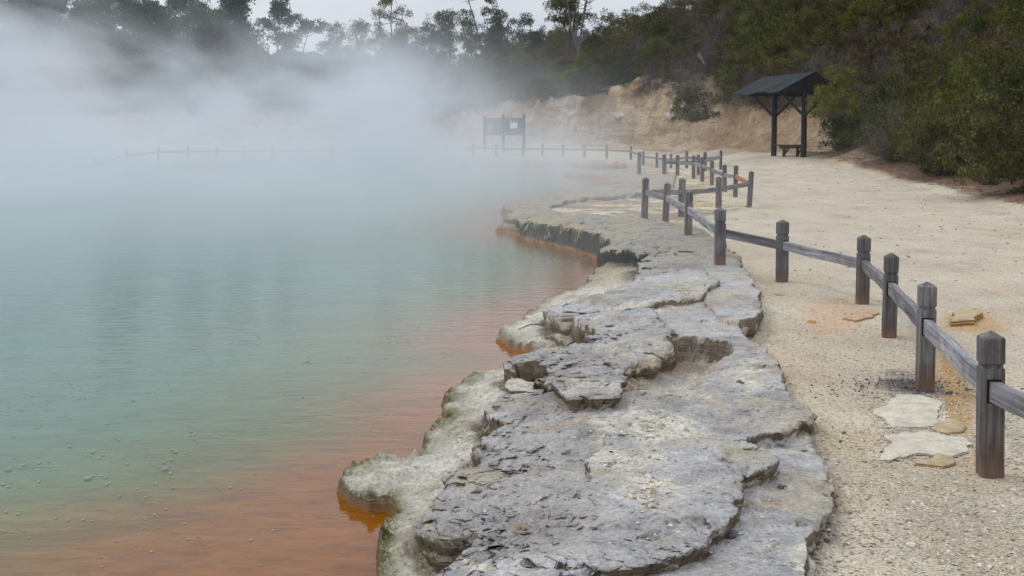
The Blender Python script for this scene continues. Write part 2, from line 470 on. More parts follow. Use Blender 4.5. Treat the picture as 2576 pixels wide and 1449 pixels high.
R_POLY = R + [(6, 60), (-60, 60), (-60, -5), (1.0, -5)]     # rock lies on the lake side of this line

FOOT = np.array([(8.6, 2), (9.5, 8), (11.3, 18), (12.2, 25), (13.1, 31.5), (13.7, 43), (14.1, 51), (14.4, 58), (13.0, 65), (10, 71), (7, 75), (3, 79), (-1, 82),
                 (-8, 85), (-20, 87), (-40, 86), (-60, 78), (-90, 60), (-130, 20)], float)
F_C = np.array([0, 0, 0, 0, 0, 0.1, 0.5, 0.9, 1.5, 2.9, 3.2, 2.5, 2.1, 1.8, 1.7, 1.6, 1.6, 1.5, 1.5])
F_H = np.array([14, 14, 14, 14, 14, 15, 16, 17, 17, 15, 12.5, 9.0, 7.2, 6.2, 5.4, 5, 5, 5, 5])
F_S = np.array([.5, .5, .5, .5, .5, .55, .55, .5, .5, .5, .5, .42, .38, .32, .28, .25, .25, .25, .25])
BEDGE = np.array([(7.6, 2), (8.4, 8), (9.5, 18), (10.4, 24.4), (11.4, 31), (11.7, 37), (12.4, 45.5), (13.3, 54)], float)

BOWL = trace([(1548, 948), (1580, 925), (1650, 905), (1690, 872), (1820, 884), (1826, 920), (1800, 970), (1768, 1003), (1680, 1004), (1600, 1003), (1566, 985)], 0.08)
NEAR_SLAB = trace([(1130, 1640), (1240, 1500), (1300, 1420), (1380, 1330), (1480, 1240), (1500, 1150), (1560, 1080), (1600, 1020), (1700, 1000), (1800, 1006), (1900, 1036), (1985, 1062),
                   (1930, 1086), (1842, 1108), (1856, 1138), (1915, 1166), (1892, 1188), (1830, 1206), (1836, 1250), (1800, 1305), (1742, 1372), (1600, 1424), (1500, 1438), (1380, 1490), (1300, 1640)], 0.16)
TIP_SLAB = trace([(1378, 766), (1420, 753), (1500, 744), (1562, 720), (1650, 700), (1760, 690), (1800, 735), (1740, 760), (1640, 772), (1540, 776), (1480, 790), (1430, 803), (1398, 792)], 0.14)
MID_SLAB = trace([(1283, 907), (1350, 880), (1440, 872), (1530, 852), (1462, 818), (1456, 800), (1540, 778), (1640, 790), (1692, 845), (1684, 880), (1640, 905), (1550, 932), (1545, 950), (1572, 978),
                  (1540, 1010), (1440, 1000), (1400, 960), (1404, 930), (1300, 922)], 0.14)
SIDE_SLAB = trace([(1760, 700), (1800, 660), (1850, 706), (1886, 770), (1890, 830), (1862, 880), (1800, 850), (1760, 780)], 0.03)
WHITE1 = trace([(2208, 1030), (2252, 985), (2320, 990), (2375, 1010), (2350, 1072), (2236, 1076)], 0.02)
WHITE2 = trace([(2240, 1090), (2330, 1080), (2430, 1095), (2450, 1110), (2390, 1150), (2300, 1140), (2210, 1160)], 0.02)

def ground_z(x, y):
    """the walking ground, without shelf and hill"""
    g = 0.12 * sst(27, 42, y) + 0.40 * sst(8.5, 12.0, x) * sst(34, 54, y) + 0.5 * sst(66, 80, y)
    g = g + 0.10 * sst(0.0, 8, x) * sst(55, 70, y)
    dB, tB, sB = seg_dist(x, y, BEDGE, False)
    dB = dB * -sB       # positive on the hill side
    bank = 0.09 * sst(-0.15, 0.25, dB + 0.25 * fbm(x, y, 2.0, 3, 71)) + 0.36 * sst(0.0, 2.6, dB)
    g = g + bank * (1 - sst(52, 58, y))
    return g

def foot_sd(x, y):
    d, t, s = seg_dist(x, y, FOOT, False)
    return d * -s, t

def terrain(x, y, detail=True):
    sdF, tF = foot_sd(x, y)
    wob = 0.8 * fbm(x, y, 7.0, 3, 31) + 0.25 * fbm(x, y, 1.6, 3, 33)
    k = np.arange(len(FOOT))
    c, hm, sl = np.interp(tF, k, F_C), np.interp(tF, k, F_H), np.interp(tF, k, F_S)
    c = c * (1 + 0.22 * fbm(tF * 9, tF * 0, 4.0, 3, 35))
    gul = 0.45 * np.abs(fbm(tF * 14, sdF * 0.25, 1.0, 4, 39)) + 0.5 * fbm(x, y, 2.6, 3, 43)
    dd = sdF + (wob + gul) * sst(0.2, 1.5, c)
    g = ground_z(x, y)
    talus = 0.35 * sst(-2.5, 0.3, dd) * np.clip(c / 3, 0, 1)
    cl = c * (0.55 * sst(0.0, 0.7, dd) + 0.45 * sst(0.8, 1.7, dd + 0.4 * fbm(x, y, 3, 3, 40)))
    up = np.clip(dd - 0.6, 0, None) * sl
    rise = np.minimum(cl + up, hm + 0.4 * fbm(x, y, 12, 2, 36)) if True else 0
    hill = np.where(dd > 0, np.maximum(rise, 0), 0)
    z = g + talus * (dd < 3) + talus.clip(0) * 0 + hill + 0.3 * sst(1.0, 4.0, dd) * fbm(x, y, 3.5, 3, 37)
    rough = sst(-2.5, 0.5, dd) * np.clip(c, 0, 1)
    z = z + rough * (0.30 * fbm(x, y, 1.3, 5, 38, 0.6))
    return z, dd, tF, c

print("terrain grid")
def lin_u():
    a = [-9, -6, -4, -3, -2.2, -1.7, -1.3, -1.0, -0.8, -0.65, -0.55]
    a += list(np.arange(-0.5, -0.19, 0.006)) + list(np.arange(-0.19, 0.30, 0.00135)) + list(np.arange(0.30, 0.50, 0.003))
    a += [0.52, 0.56, 0.62, 0.7, 0.8, 1.0, 1.3, 1.7, 2.2, 3, 4, 6, 9]
    return np.array(a)
def rows_y():
    a = [-14, -8, -4, -1, 0.5, 1.3, 1.8, 2.2, 2.6, 3.0, 3.3]
    a += list(np.exp(np.arange(math.log(3.5), math.log(9.0), 0.0031)))
    a += list(np.exp(np.arange(math.log(9.0), math.log(26.0), 0.0042)))
    a += list(np.exp(np.arange(math.log(26.0), math.log(60), 0.0055)))
    a += list(np.arange(60, 100, 0.28)) + list(np.arange(100, 130, 1.5)) + [135, 142, 150, 165, 185, 210, 240, 250]
    return np.array(a)
U, YR = lin_u(), rows_y()
NX, NY = len(U), len(YR)
Wd = np.where(YR < 3.5, 3.5 - (3.5 - YR) * 0.0, YR)
GX = (U[None, :] * Wd[:, None]); GY = np.repeat(YR[:, None], NX, 1)
print("grid", NX, NY, NX * NY)

Z, DD, TF, CC = terrain(GX, GY)
sdL = poly_sd(GX, GY, LAND_POLY)
near = (GY < 62) & (GX < 9.5) & (GX > -9)
nz_ = lambda size, o, s, g=0.5: fbm(GX, GY, size, o, s, g)
jag = 0.062 * nz_(0.32, 5, 1, 0.66) * np.clip(GY / 8, 0.6, 2.2) + 0.03 * nz_(0.9, 2, 5)
jag = jag + sst(18, 30, GY) * (0.30 * nz_(2.4, 5, 6, 0.65))
lsd = sdL + jag
sB = poly_sd(GX, GY, B_POLY) + 0.9 * jag + 0.03 * nz_(0.12, 4, 9, 0.7)
sB = np.where(GY > 22, np.minimum(sB + 0.9 * sst(22.5, 25.5, GY), np.maximum(lsd - 0.12, sB)), sB)
sR = poly_sd(GX, GY, R_POLY) + 0.10 * nz_(0.6, 4, 12, 0.6)
# distance fields define: gz walking ground, low white crust shelf, grey slab and further sheets on it
OX = np.zeros_like(GX); OY = np.zeros_like(GX)
def sheets(s, height, ov, width, seed, n=3):
    """a slab made of thin brittle layers, each broken off along its own ragged line"""
    for k in range(n):
        lip(s - 0.014 * k + (0.022 * nz_(0.15, 3, seed + 300 + k, 0.6) + 0.02 * nz_(0.5, 2, seed + 310 + k)) * (k > 0), height / n, ov * (0.55 + 0.9 * (k % 2)) * 0.5, width)
def lip(s, height, ov, width):
    """adds a sheet of rock: raised by height where s>0, its edge leaning out over what lies below by ov"""
    global Z, OX, OY
    w = np.maximum(0.006, 0.0022 * GY)
    st = sst(-w, w, s)
    rd = 0.75 + 0.25 * np.sqrt(np.clip(1 - (1 - np.clip(s / 0.04, 0, 1)) ** 2, 0, 1))      # rounded nose
    Z = Z + height * st * rd
    gy_, gx_ = np.gradient(s)
    dxu = np.gradient(GX, axis=1); dyr = np.gradient(GY, axis=0); dxr = np.gradient(GX, axis=0)
    sx = gx_ / np.maximum(dxu, 1e-6); sy = (gy_ - sx * dxr) / np.maximum(dyr, 1e-6)
    L = np.sqrt(sx * sx + sy * sy) + 1e-6
    a = ov * st * np.exp(-np.clip(s, 0, None) / width)
    a = np.where(near, a, 0)
    OX = OX - a * sx / L; OY = OY - a * sy / L

YB = np.interp(GY, [15, 21, 23, 26, 44, 60], [2.5, 2.8, 3.6, 5.0, 7.5, 8.0])
is_rock = sst(-0.02, 0.02, sR) * sst(-0.1, 0.0, lsd) * near
# base level: crust shelf near the lake, gravel on the land side
crust_z = -0.135 + 0.04 * nz_(0.35, 4, 21) + 0.022 * nz_(0.07, 4, 22, 0.65) + 0.05 * sst(0, 0.5, lsd)
t_in = sst(0.0, 0.75, sB)
low = sst(-0.15, 0.05, -sB)
gz = Z.copy()
Z = np.where(near, gz * t_in + crust_z * (1 - t_in), gz)
Z = Z + np.where(near & (GY > 13), sst(13, 15, GY) * sst(0.4, -0.2, GX - YB) * (0.03 * nz_(0.6, 4, 25) + 0.02 * nz_(0.16, 3, 26)), 0)
Z = Z + np.where(near & (sR < 0), 0.010 * nz_(0.5, 4, 23) + 0.004 * nz_(0.06, 3, 24), 0)
# the sheets
far_k = np.clip(1.15 - GY / 60, 0.35, 1)
slab_s = np.minimum(sB, sR)
sheets(np.where(near, np.minimum(sB, sR + 0.0), -1), 0.095 * far_k + 0.05 * sst(13, 15, GY) * sst(23, 21, GY), 0.06 + 0.07 * sst(12.5, 15, GY) * sst(23, 21, GY), 0.3, 1, 4)
for P_, h_, ov_, sd_ in ((NEAR_SLAB, 0.065, 0.04, 51), (TIP_SLAB, 0.06, 0.05, 52), (MID_SLAB, 0.075, 0.07, 53), (SIDE_SLAB, 0.04, 0.03, 54)):
    s_ = poly_sd(GX, GY, P_) + 0.055 * nz_(0.3, 5, sd_, 0.72)
    sheets(s_, h_, ov_, 0.2, sd_)
s_bowl = poly_sd(GX, GY, BOWL) + 0.12 * nz_(0.35, 5, 55, 0.65)
Z = Z - 0.17 * sst(-0.02, 0.035 + 0.30 * sst(8.6, 7.9, GY), s_bowl) * (near)
# thin natural terraces of the sinter, following a slow wandering field
q = nz_(1.6, 4, 61, 0.55) * 3.0 + 0.25 * (GX - 1.5)
q = q + 0.25 * nz_(0.25, 2, 68, 0.5)
for lev, hh in ((-1.1, .014), (-0.5, .012), (0.0, .016), (0.5, .012), (1.1, .015)):
    s_ = (q - lev) * 0.25
    s_ = np.where(slab_s > 0.06, s_, -1)
    lip(s_, hh * far_k, 0.0, 0.04)
onrock = sst(0.0, 0.05, slab_s) * near
Z = Z + onrock * (0.030 * nz_(0.5, 4, 62) + 0.012 * nz_(0.13, 4, 63, 0.6) - 0.03 * sst(0.45, 0.65, nz_(0.16, 3, 64, 0.6)))
# crumbly edge of the low shelf: ridged crust fingers
edge = np.exp(-np.clip(lsd, 0, None) / 0.13) * sst(-0.02, 0.02, lsd) * (sB < 0.0) * near
Z = Z + edge * 0.035 * np.abs(nz_(0.08, 4, 65)) * 2 - edge * 0.015
# rubble along the gravel side of the slab: a ragged foot
foot = np.exp(-np.abs(sR + 0.06) / 0.12) * (sR < 0.0) * (GY < 19) * near
Z = Z + foot * 0.05 * (0.4 + nz_(0.12, 4, 66, 0.6))
# flat white slabs of rock by the fence
for P_ in (WHITE1, WHITE2):
    s_ = poly_sd(GX, GY, P_) + 0.03 * nz_(0.2, 3, 67)
    Z = Z + 0.0 * s_
# lake basin: depth grows away from the shore
Z = Z - 0.045 * sst(-0.13, -0.03, sB) * sst(0.05, -0.0, sB) * (lsd > 0.1) * near * (GY < 14)
w_ = np.maximum(0.012, 0.003 * GY)
basin = sst(-w_, w_, lsd)
deep = ZW - 0.05 - 0.9 * sst(0, 3.0, -lsd)
Z = np.where(lsd < 0, deep * (1 - basin) + Z * basin, Z)
Z = np.where((lsd < w_) & (lsd >= 0), deep * (1 - basin) + Z * basin, Z)
# lake stays clear of hill roughness
Z = np.where(sdL < -0.5, np.minimum(Z, ZW - 0.1), Z)

# ---------------- colours of the ground (the things' own colours)
def C3(*c): return np.array(c)[None, None, :]
def mixc(a, b, f): return a * (1 - f[..., None]) + b * f[..., None]
grav = C3(0.46, 0.40, 0.30) * np.ones(GX.shape + (1,))
grav = mixc(grav, C3(0.56, 0.51, 0.41), sst(-0.1, 0.5, nz_(1.1, 4, 80)) * 0.7)
grav = mixc(grav, C3(0.42, 0.33, 0.20), sst(0.05, 0.5, nz_(1.7, 4, 81)) * 0.55)
grav = mixc(grav, C3(0.47, 0.42, 0.33), sst(2.6, 3.4, GX - 0.02 * GY) * 0.8)              # smoother sand on the walking path
grav = mixc(grav, C3(0.46, 0.32, 0.22), sst(0.35, 0.6, nz_(0.9, 3, 82)) * 0.35 * (GY < 20))
# ochre wash and yellow moss on the terrace beyond the near fence
yel = sst(15.5, 19, GY) * sst(0.4, -0.2, GX - YB) * near
grav = mixc(grav, C3(0.60, 0.56, 0.45), yel * 0.7)
grav = mixc(grav, C3(0.34, 0.27, 0.04), yel * sst(-0.05, 0.2, nz_(0.55, 5, 83, 0.75)) * 0.8)
grav = mixc(grav, C3(0.28, 0.15, 0.07), yel * sst(0.02, 0.22, nz_(0.45, 5, 84, 0.75)) * 0.85)
grav = mixc(grav, C3(0.22, 0.20, 0.19), yel * sst(-0.05, 0.2, nz_(0.8, 5, 85, 0.75)) * sst(2.2, 0.3, GX - 0.11 * GY) * 0.85)
def patch(P_, col, amt, seed, soft=0.05):
    global grav
    s_ = poly_sd(GX, GY, P_) + 0.10 * nz_(0.3, 4, seed, 0.6)
    grav = mixc(grav, C3(*col), sst(-soft, soft, s_) * amt)
patch(trace([(2350, 870), (2420, 900), (2450, 1000), (2460, 1190), (2400, 1130), (2350, 1040), (2340, 930)], 0), (0.40, 0.22, 0.065), 0.85, 90, 0.1)
patch(trace([(2370, 790), (2470, 780), (2540, 830), (2470, 840), (2380, 830)], 0), (0.42, 0.26, 0.09), 0.7, 91, 0.1)
patch(trace([(2030, 760), (2180, 745), (2205, 790), (2140, 830), (2060, 845), (2020, 790)], 0), (0.52, 0.36, 0.23), 0.75, 92, 0.1)
patch(WHITE1, (0.66, 0.62, 0.52), 0.9, 93, 0.02)
patch(WHITE2, (0.66, 0.61, 0.50), 0.9, 94, 0.02)
patch(trace([(2240, 930), (2350, 940), (2390, 990), (2330, 1000), (2230, 975)], 0), (0.17, 0.16, 0.155), 0.8, 95, 0.06)

grey = C3(0.40, 0.39, 0.39) * np.ones(GX.shape + (1,))
grey = mixc(grey, C3(0.56, 0.56, 0.575), sst(-0.2, 0.5, nz_(0.8, 4, 100)) * 0.8)
grey = mixc(grey, C3(0.235, 0.215, 0.205), sst(0.1, 0.6, nz_(0.5, 5, 101, 0.6)) * 0.75)
grey = mixc(grey, C3(0.47, 0.42, 0.32), sst(-0.05, 0.2, nz_(0.55, 6, 102, 0.72) + 0.35 * (sst(0.5, 1.3, GX - 0.10 * GY + 0.1) - 0.6)) * 0.75)
grey = mixc(grey, C3(0.30, 0.21, 0.12), sst(0.25, 0.5, nz_(0.4, 5, 103, 0.6)) * 0.6)
pock = sst(0.12, 0.4, nz_(0.9, 4, 104) - 0.0) * sst(0.35, 0.5, slab_s)                       # pockets of white chips lying on the slab
chips = np.clip(pock * sst(-0.3, 0.2, nz_(0.06, 2, 105)), 0, 1)
grey = mixc(grey, C3(0.58, 0.54, 0.44), chips * 0.8)
POCKETS = [trace(p_, 0.12) for p_ in ([(1490, 1040), (1560, 1028), (1640, 1060), (1740, 1090), (1760, 1140), (1680, 1150), (1580, 1130), (1500, 1100)], [(1440, 1165), (1520, 1150), (1620, 1160), (1690, 1185), (1670, 1225), (1560, 1225), (1470, 1205)],
           [(1560, 1235), (1650, 1230), (1680, 1290), (1640, 1330), (1570, 1300)], [(1900, 1380), (1960, 1340), (2050, 1350), (2060, 1470), (1960, 1480), (1890, 1430)], [(1800, 940), (1860, 900), (1900, 960), (1850, 990)], [(1500, 770), (1620, 764), (1700, 775), (1640, 792), (1540, 786)], [(1230, 1380), (1300, 1370), (1290, 1420), (1220, 1420)])]
pk = np.full(GX.shape, -9.0)
for P_ in POCKETS: pk = np.maximum(pk, poly_sd(GX, GY, P_))
pk = sst(-0.05, 0.07, pk + 0.10 * nz_(0.2, 4, 107, 0.7)) * (sR > 0)
grey = mixc(grey, C3(0.70, 0.66, 0.55), pk * np.clip(0.75 + 1.2 * nz_(0.05, 2, 108), 0.2, 1))
pock = np.maximum(pock, pk)
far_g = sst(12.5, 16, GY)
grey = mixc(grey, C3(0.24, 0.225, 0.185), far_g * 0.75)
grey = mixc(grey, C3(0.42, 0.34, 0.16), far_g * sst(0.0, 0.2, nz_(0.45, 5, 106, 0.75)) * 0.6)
crust = C3(0.66, 0.63, 0.55) * np.ones(GX.shape + (1,))
crust = mixc(crust, C3(0.33, 0.27, 0.19), sst(0.05, 0.45, nz_(0.35, 5, 110, 0.6)) * 0.65)
crust = mixc(crust, C3(0.15, 0.145, 0.055), np.exp(-np.clip(lsd - 0.02, 0, None) / 0.10) * (0.85 + 0.9 * nz_(0.2, 3, 111)))
crust = mixc(crust, C3(0.11, 0.10, 0.05), sst(13, 17, GY) * sst(0.6, 0.0, lsd) * 0.7)
crust = mixc(crust, C3(0.20, 0.145, 0.085), sst(-0.17, -0.03, sB + 0.05 * nz_(0.15, 3, 112)) * 0.8)  # brown band at the slab's foot, with the hollows' shade painted in
algae_shade = sst(13.2, 14.8, GY) * sst(23.5, 21, GY) * sst(0.03, -0.02, sB) * sst(-0.42, -0.16, sB) * near  # green growth plus painted shade below the overhanging edge
crust = mixc(crust, C3(0.36, 0.27, 0.13), sst(12.5, 15, GY) * sst(24, 22, GY) * 0.6)
crust = mixc(crust, C3(0.24, 0.22, 0.17), sst(22, 24, GY) * 0.85)
crust = mixc(crust, C3(0.030, 0.034, 0.016), algae_shade * 0.92)
white_bowl = sst(0.02, 0.12, s_bowl)
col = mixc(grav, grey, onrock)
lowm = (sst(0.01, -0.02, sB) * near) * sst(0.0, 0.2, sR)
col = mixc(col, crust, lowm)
col = mixc(col, C3(0.68, 0.63, 0.51), white_bowl * sst(0.15, 0.35, s_bowl + 0.1 * nz_(0.2, 3, 120)) * near)
col = mixc(col, C3(0.33, 0.24, 0.13), white_bowl * (1 - sst(0.1, 0.25, s_bowl)) * near * 0.7)
# the bank, the litter and the cliff
litter = C3(0.070, 0.042, 0.027) * np.ones(GX.shape + (1,))
litter = mixc(litter, C3(0.075, 0.055, 0.036), sst(0.0, 0.5, nz_(2.5, 4, 130)))
dBk, tBk, sBk = seg_dist(GX, GY, BEDGE, False); dBk = -dBk * sBk + 0.35 * nz_(1.8, 4, 131)
bankc = sst(0.0, 0.5, dBk) * (GY < 62) * (GX > 4)
col = mixc(col, C3(0.20, 0.125, 0.075), bankc)
col = mixc(col, litter, sst(0.15, 1.1, dBk + 0.5 * nz_(1.0, 4, 133, 0.65)) * (GY < 62) * (GX > 4))
clay = C3(0.52, 0.40, 0.26) * np.ones(GX.shape + (1,))
clay = mixc(clay, C3(0.58, 0.50, 0.39), sst(-0.1, 0.5, nz_(3.0, 4, 140)))
clay = mixc(clay, C3(0.33, 0.19, 0.10), sst(0.1, 0.6, nz_(2.2, 4, 141)) * 0.7)
clay = mixc(clay, C3(0.26, 0.17, 0.10), sst(9.5, 13, GX) * 0.6)
hillc = sst(2.0, 3.0, DD + 0.5 * nz_(1.5, 3, 142))
cliffm = sst(-1.8, -0.4, DD + 0.6 * nz_(1.5, 3, 143)) * sst(0.25, 0.8, CC)
col = mixc(col, C3(0.36, 0.27, 0.18), sst(-3.2, -1.2, DD + 0.8 * nz_(1.3, 4, 144)) * (GY > 45) * 0.55)
col = mixc(col, clay, cliffm)
col = mixc(col, litter, np.maximum(hillc, sst(0.0, 0.5, DD) * (1 - sst(0.25, 0.8, CC))))
col = mixc(col, C3(0.34, 0.15, 0.05), sst(0.02, -0.05, lsd))

PX, PY = GX + OX, GY + OY
V = np.stack([PX, PY, Z], -1).reshape(-1, 3)
Cc = np.clip(col, 0.004, 0.9).reshape(-1, 3)
idx = np.arange(NX * NY).reshape(NY, NX)
quads = np.stack([idx[:-1, :-1], idx[:-1, 1:], idx[1:, 1:], idx[1:, :-1]], -1).reshape(-1, 4)
def cell(a): return (a[:-1, :-1] + a[1:, 1:]).reshape(-1) / 2
cr, cl_, cd, cc_ = cell(np.where(near & (slab_s > -0.08), 1.0, 0.0) + np.where(near & (sB < 0.02) & (sR > 0), 1.0, 0.0)), cell(lsd), cell(DD), cell(CC)
cls = np.zeros(len(quads), int)                                   # 0 ground
cls[cr > 0.5] = 1                                                 # rock shelf
cls[(cd > -1.2) & (cc_ > 0.5)] = 2                                # cliff
cls[((cd > 2.2)) | ((cd > 0.2) & (cc_ <= 0.5))] = 3               # hillside
cls[cl_ < -0.06] = 4                                              # bed of the lake
def sub(name, k, mat, label=None):
    F = quads[cls == k]
    used, inv = np.unique(F, return_inverse=True)
    me = mesh_np(name, V[used], inv.reshape(F.shape), mat, True, Cc[used])
    return tag(add(name, me), kind='structure', label=label)
sub("ground", 0, M['gravel'], "pale gravel and sand path beside the hot spring")
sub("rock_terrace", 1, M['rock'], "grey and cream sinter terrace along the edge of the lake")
sub("cliff", 2, M['cliff'], "pale clay cliff below the scrub")
sub("hillside", 3, M['litter'], "dark scrub hillside")
sub("lake_bed", 4, M['cliff'], "orange bed of the lake")

def surf(x, y):
    """height of the built ground at a point, read from the grid"""
    j = int(np.searchsorted(YR, y)); j = min(max(j, 1), NY - 1)
    k = YR[j - 1]; f = (y - YR[j - 1]) / (YR[j] - YR[j - 1])
    w = max(y, 3.5)
    i = int(np.searchsorted(U, x / w)); i = min(max(i, 1), NX - 1)
    g = (x / w - U[i - 1]) / (U[i] - U[i - 1])
    return float((Z[j - 1, i - 1] * (1 - g) + Z[j - 1, i] * g) * (1 - f) + (Z[j, i - 1] * (1 - g) + Z[j, i] * g) * f)

def on_ground(px, py, zmin=-0.2, start=2.5, end=75):
    """where the sight line through a pixel first meets the ground"""
    d = ray(px, py); t = start
    while t < end:
        p = (d.x * t, d.y * t, EYE + d.z * t)
        if p[2] <= surf(p[0], p[1]): break
        t *= 1.002
    return Vector((d.x * t, d.y * t, surf(d.x * t, d.y * t)))

# ------------------------------------------------------------------ water
print("water")
wu = np.concatenate([[-14, -8, -5, -3, -2, -1.4, -1, -0.75, -0.6], np.arange(-0.5, 0.32, 0.004), [0.4]])
wy = np.concatenate([[-18, -6, 0, 2], np.exp(np.arange(math.log(2.6), math.log(72), 0.011)), [80]])
WX = wu[None, :] * np.maximum(wy, 2.6)[:, None]; WY = np.repeat(wy[:, None], len(wu), 1)
sW = -poly_sd(WX, WY, LAND_POLY)                                   # distance from the shore into the lake
fade = sW / (0.26 + 0.004 * np.clip(WY, 0, 30) + 0.75 * sst(6.6, 4.4, WY)) + 0.45 * fbm(WX, WY, 0.9, 4, 200) + 0.10 * fbm(WX, WY, 0.15, 3, 201)
fade = fade * 0.85 + 0.0
stops = [(0.0, (0.21, 0.066, 0.001)), (0.8, (0.20, 0.070, 0.002)), (1.5, (0.155, 0.082, 0.008)), (2.4, (0.110, 0.098, 0.018)), (3.7, (0.072, 0.112, 0.034)), (6.3, (0.050, 0.128, 0.072)), (12, (0.055, 0.150, 0.112)), (30, (0.08, 0.18, 0.155))]
wc = np.stack([np.interp(fade, [s[0] for s in stops], [s[1][k] for s in stops]) for k in range(3)], -1)
ii = np.arange(WX.size).reshape(WX.shape)
wq = np.stack([ii[:-1, :-1], ii[:-1, 1:], ii[1:, 1:], ii[1:, :-1]], -1).reshape(-1, 4)
wv = np.stack([WX, WY, np.full(WX.shape, ZW)], -1).reshape(-1, 3)
keep = ((sW[:-1, :-1] + sW[1:, 1:]) / 2 > -1.2).reshape(-1)
tag(add("water", mesh_np("water", wv, wq[keep], M['water'], True, wc.reshape(-1, 3))), kind='structure', label="steaming turquoise and orange water of the hot spring")

# gas bubbles floating on it
def domes():
    V_, F_ = [], []; n = 0
    def dome(x, y, r):
        nonlocal n
        rings = [(1.0, 0.0), (0.92, 0.38), (0.62, 0.72)]
        for a, h in rings:
            for k in range(10):
                t = 2 * math.pi * k / 10
                V_.append((x + r * a * math.cos(t), y + r * a * math.sin(t), ZW + 0.001 + r * h * 0.75))
        V_.append((x, y, ZW + 0.001 + r * 0.7))
        for i in range(2):
            for k in range(10):
                F_.append((n + i * 10 + k, n + i * 10 + (k + 1) % 10, n + (i + 1) * 10 + (k + 1) % 10, n + (i + 1) * 10 + k))
        for k in range(10): F_.append((n + 20 + k, n + 20 + (k + 1) % 10, n + 30, n + 30))
        n += 31
    # drifts of bubbles as they lie on the water
    drifts = [((60, 1010), (330, 60), 90, .008), ((250, 960), (420, 90), 170, .007), ((150, 1180), (260, 160), 90, .013), ((430, 1120), (220, 130), 40, .012), ((560, 1290), (420, 80), 60, .008),
              ((690, 800), (240, 60), 80, .007), ((880, 870), (420, 80), 60, .009), ((1330, 640), (170, 50), 260, .010), ((1200, 600), (160, 60), 90, .009), ((1000, 560), (170, 60), 110, .009), ((1000, 850), (260, 90), 40, .009), ((1400, 660), (130, 30), 110, .011), ((950, 1010), (300, 120), 60, .007), ((300, 1350), (300, 80), 40, .009)]
    for (cx, cy), (sx, sy), cnt, r0 in drifts:
        for _ in range(cnt):
            if _ % 9 == 0: kx, ky = random.gauss(cx, sx * 0.5), random.gauss(cy, sy * 0.5)
            px, py = (kx + random.gauss(0, 26), ky + random.gauss(0, 7)) if random.random() < .75 else (random.gauss(cx, sx * 0.6), random.gauss(cy, sy * 0.6))
            if py < 500: continue
            x, y = at_z(px, py, ZW)
            if poly_sd(np.array([x]), np.array([y]), LAND_POLY)[0] > -0.05: continue
            dome(x, y, r0 * random.uniform(0.25, 1.1) * (1.7 if random.random() < 0.08 else 1))
    return np.array(V_), F_
bv, bf = domes()
t = NT("bubble_film"); t.color((0.40, 0.44, 0.36)); t.b.inputs['Roughness'].default_value = 0.05; t.b.inputs['Alpha'].default_value = 0.45
me = bpy.data.meshes.new("bubbles"); me.from_pydata([tuple(p) for p in bv], [], [f[:3] if f[2] == f[3] else f for f in bf]); me.materials.append(t.m)
me.polygons.foreach_set("use_smooth", [True] * len(me.polygons))
tag(add("foam_bubbles", me), "clear gas bubbles drifting on the lake surface", None, None, "stuff")

# ------------------------------------------------------------------ loose chips and pebbles
print("gravel")
def chips_obj(name, pts, rmin, rmax, mat, label, flat=0.5):
    base = np.array([(1, 0, 0), (0.5, 0.8, 0), (-0.5, 0.85, 0), (-1, 0.1, 0), (-0.4, -0.8, 0), (0.55, -0.75, 0), (0.1, 0.1, 1), (-0.1, 0, -1)], float)
    fc = np.array([(0, 1, 6), (1, 2, 6), (2, 3, 6), (3, 4, 6), (4, 5, 6), (5, 0, 6), (1, 0, 7), (2, 1, 7), (3, 2, 7), (4, 3, 7), (5, 4, 7), (0, 5, 7)])
    n = len(pts); P_ = np.array(pts)
    r = rmin + (rmax - rmin) * rng.random(n) ** 3.5
    sc = np.stack([r * rng.uniform(.7, 1.3, n), r * rng.uniform(.5, 1.0, n), r * rng.uniform(.25, .8, n) * flat], -1)
    a = rng.uniform(0, 6.28, n)
    v = base[None] * (1 + rng.uniform(-.25, .25, (n, 8, 1))) * sc[:, None, :]
    x = v[..., 0] * np.cos(a)[:, None] - v[..., 1] * np.sin(a)[:, None]; y = v[..., 0] * np.sin(a)[:, None] + v[..., 1] * np.cos(a)[:, None]
    tx, ty = rng.uniform(-.35, .35, n)[:, None], rng.uniform(-.35, .35, n)[:, None]
    z = v[..., 2] + x * tx + y * ty
    V_ = np.stack([x, y, z], -1) + P_[:, None, :]; V_[..., 2] += (sc[:, 2] * 0.4)[:, None]
    F_ = (fc[None] + (np.arange(n) * 8)[:, None, None]).reshape(-1, 3)
    return tag(add(name, mesh_np(name, V_.reshape(-1, 3), F_, mat)), label, None, None, "stuff")
def mat_chips():
    t = NT("loose_chips"); g = t.node("ShaderNodeNewGeometry")
    t.color(t.ramp(g.outputs['Random Per Island'], [(0.0, (0.12, 0.11, 0.10)), (0.05, (0.26, 0.24, 0.21)), (0.12, (0.38, 0.28, 0.16)), (0.3, (0.44, 0.38, 0.28)), (0.7, (0.56, 0.51, 0.42)), (1.0, (0.68, 0.65, 0.58))]))
    return t.m
M['chips'] = mat_chips()
pts = []
tries = 0
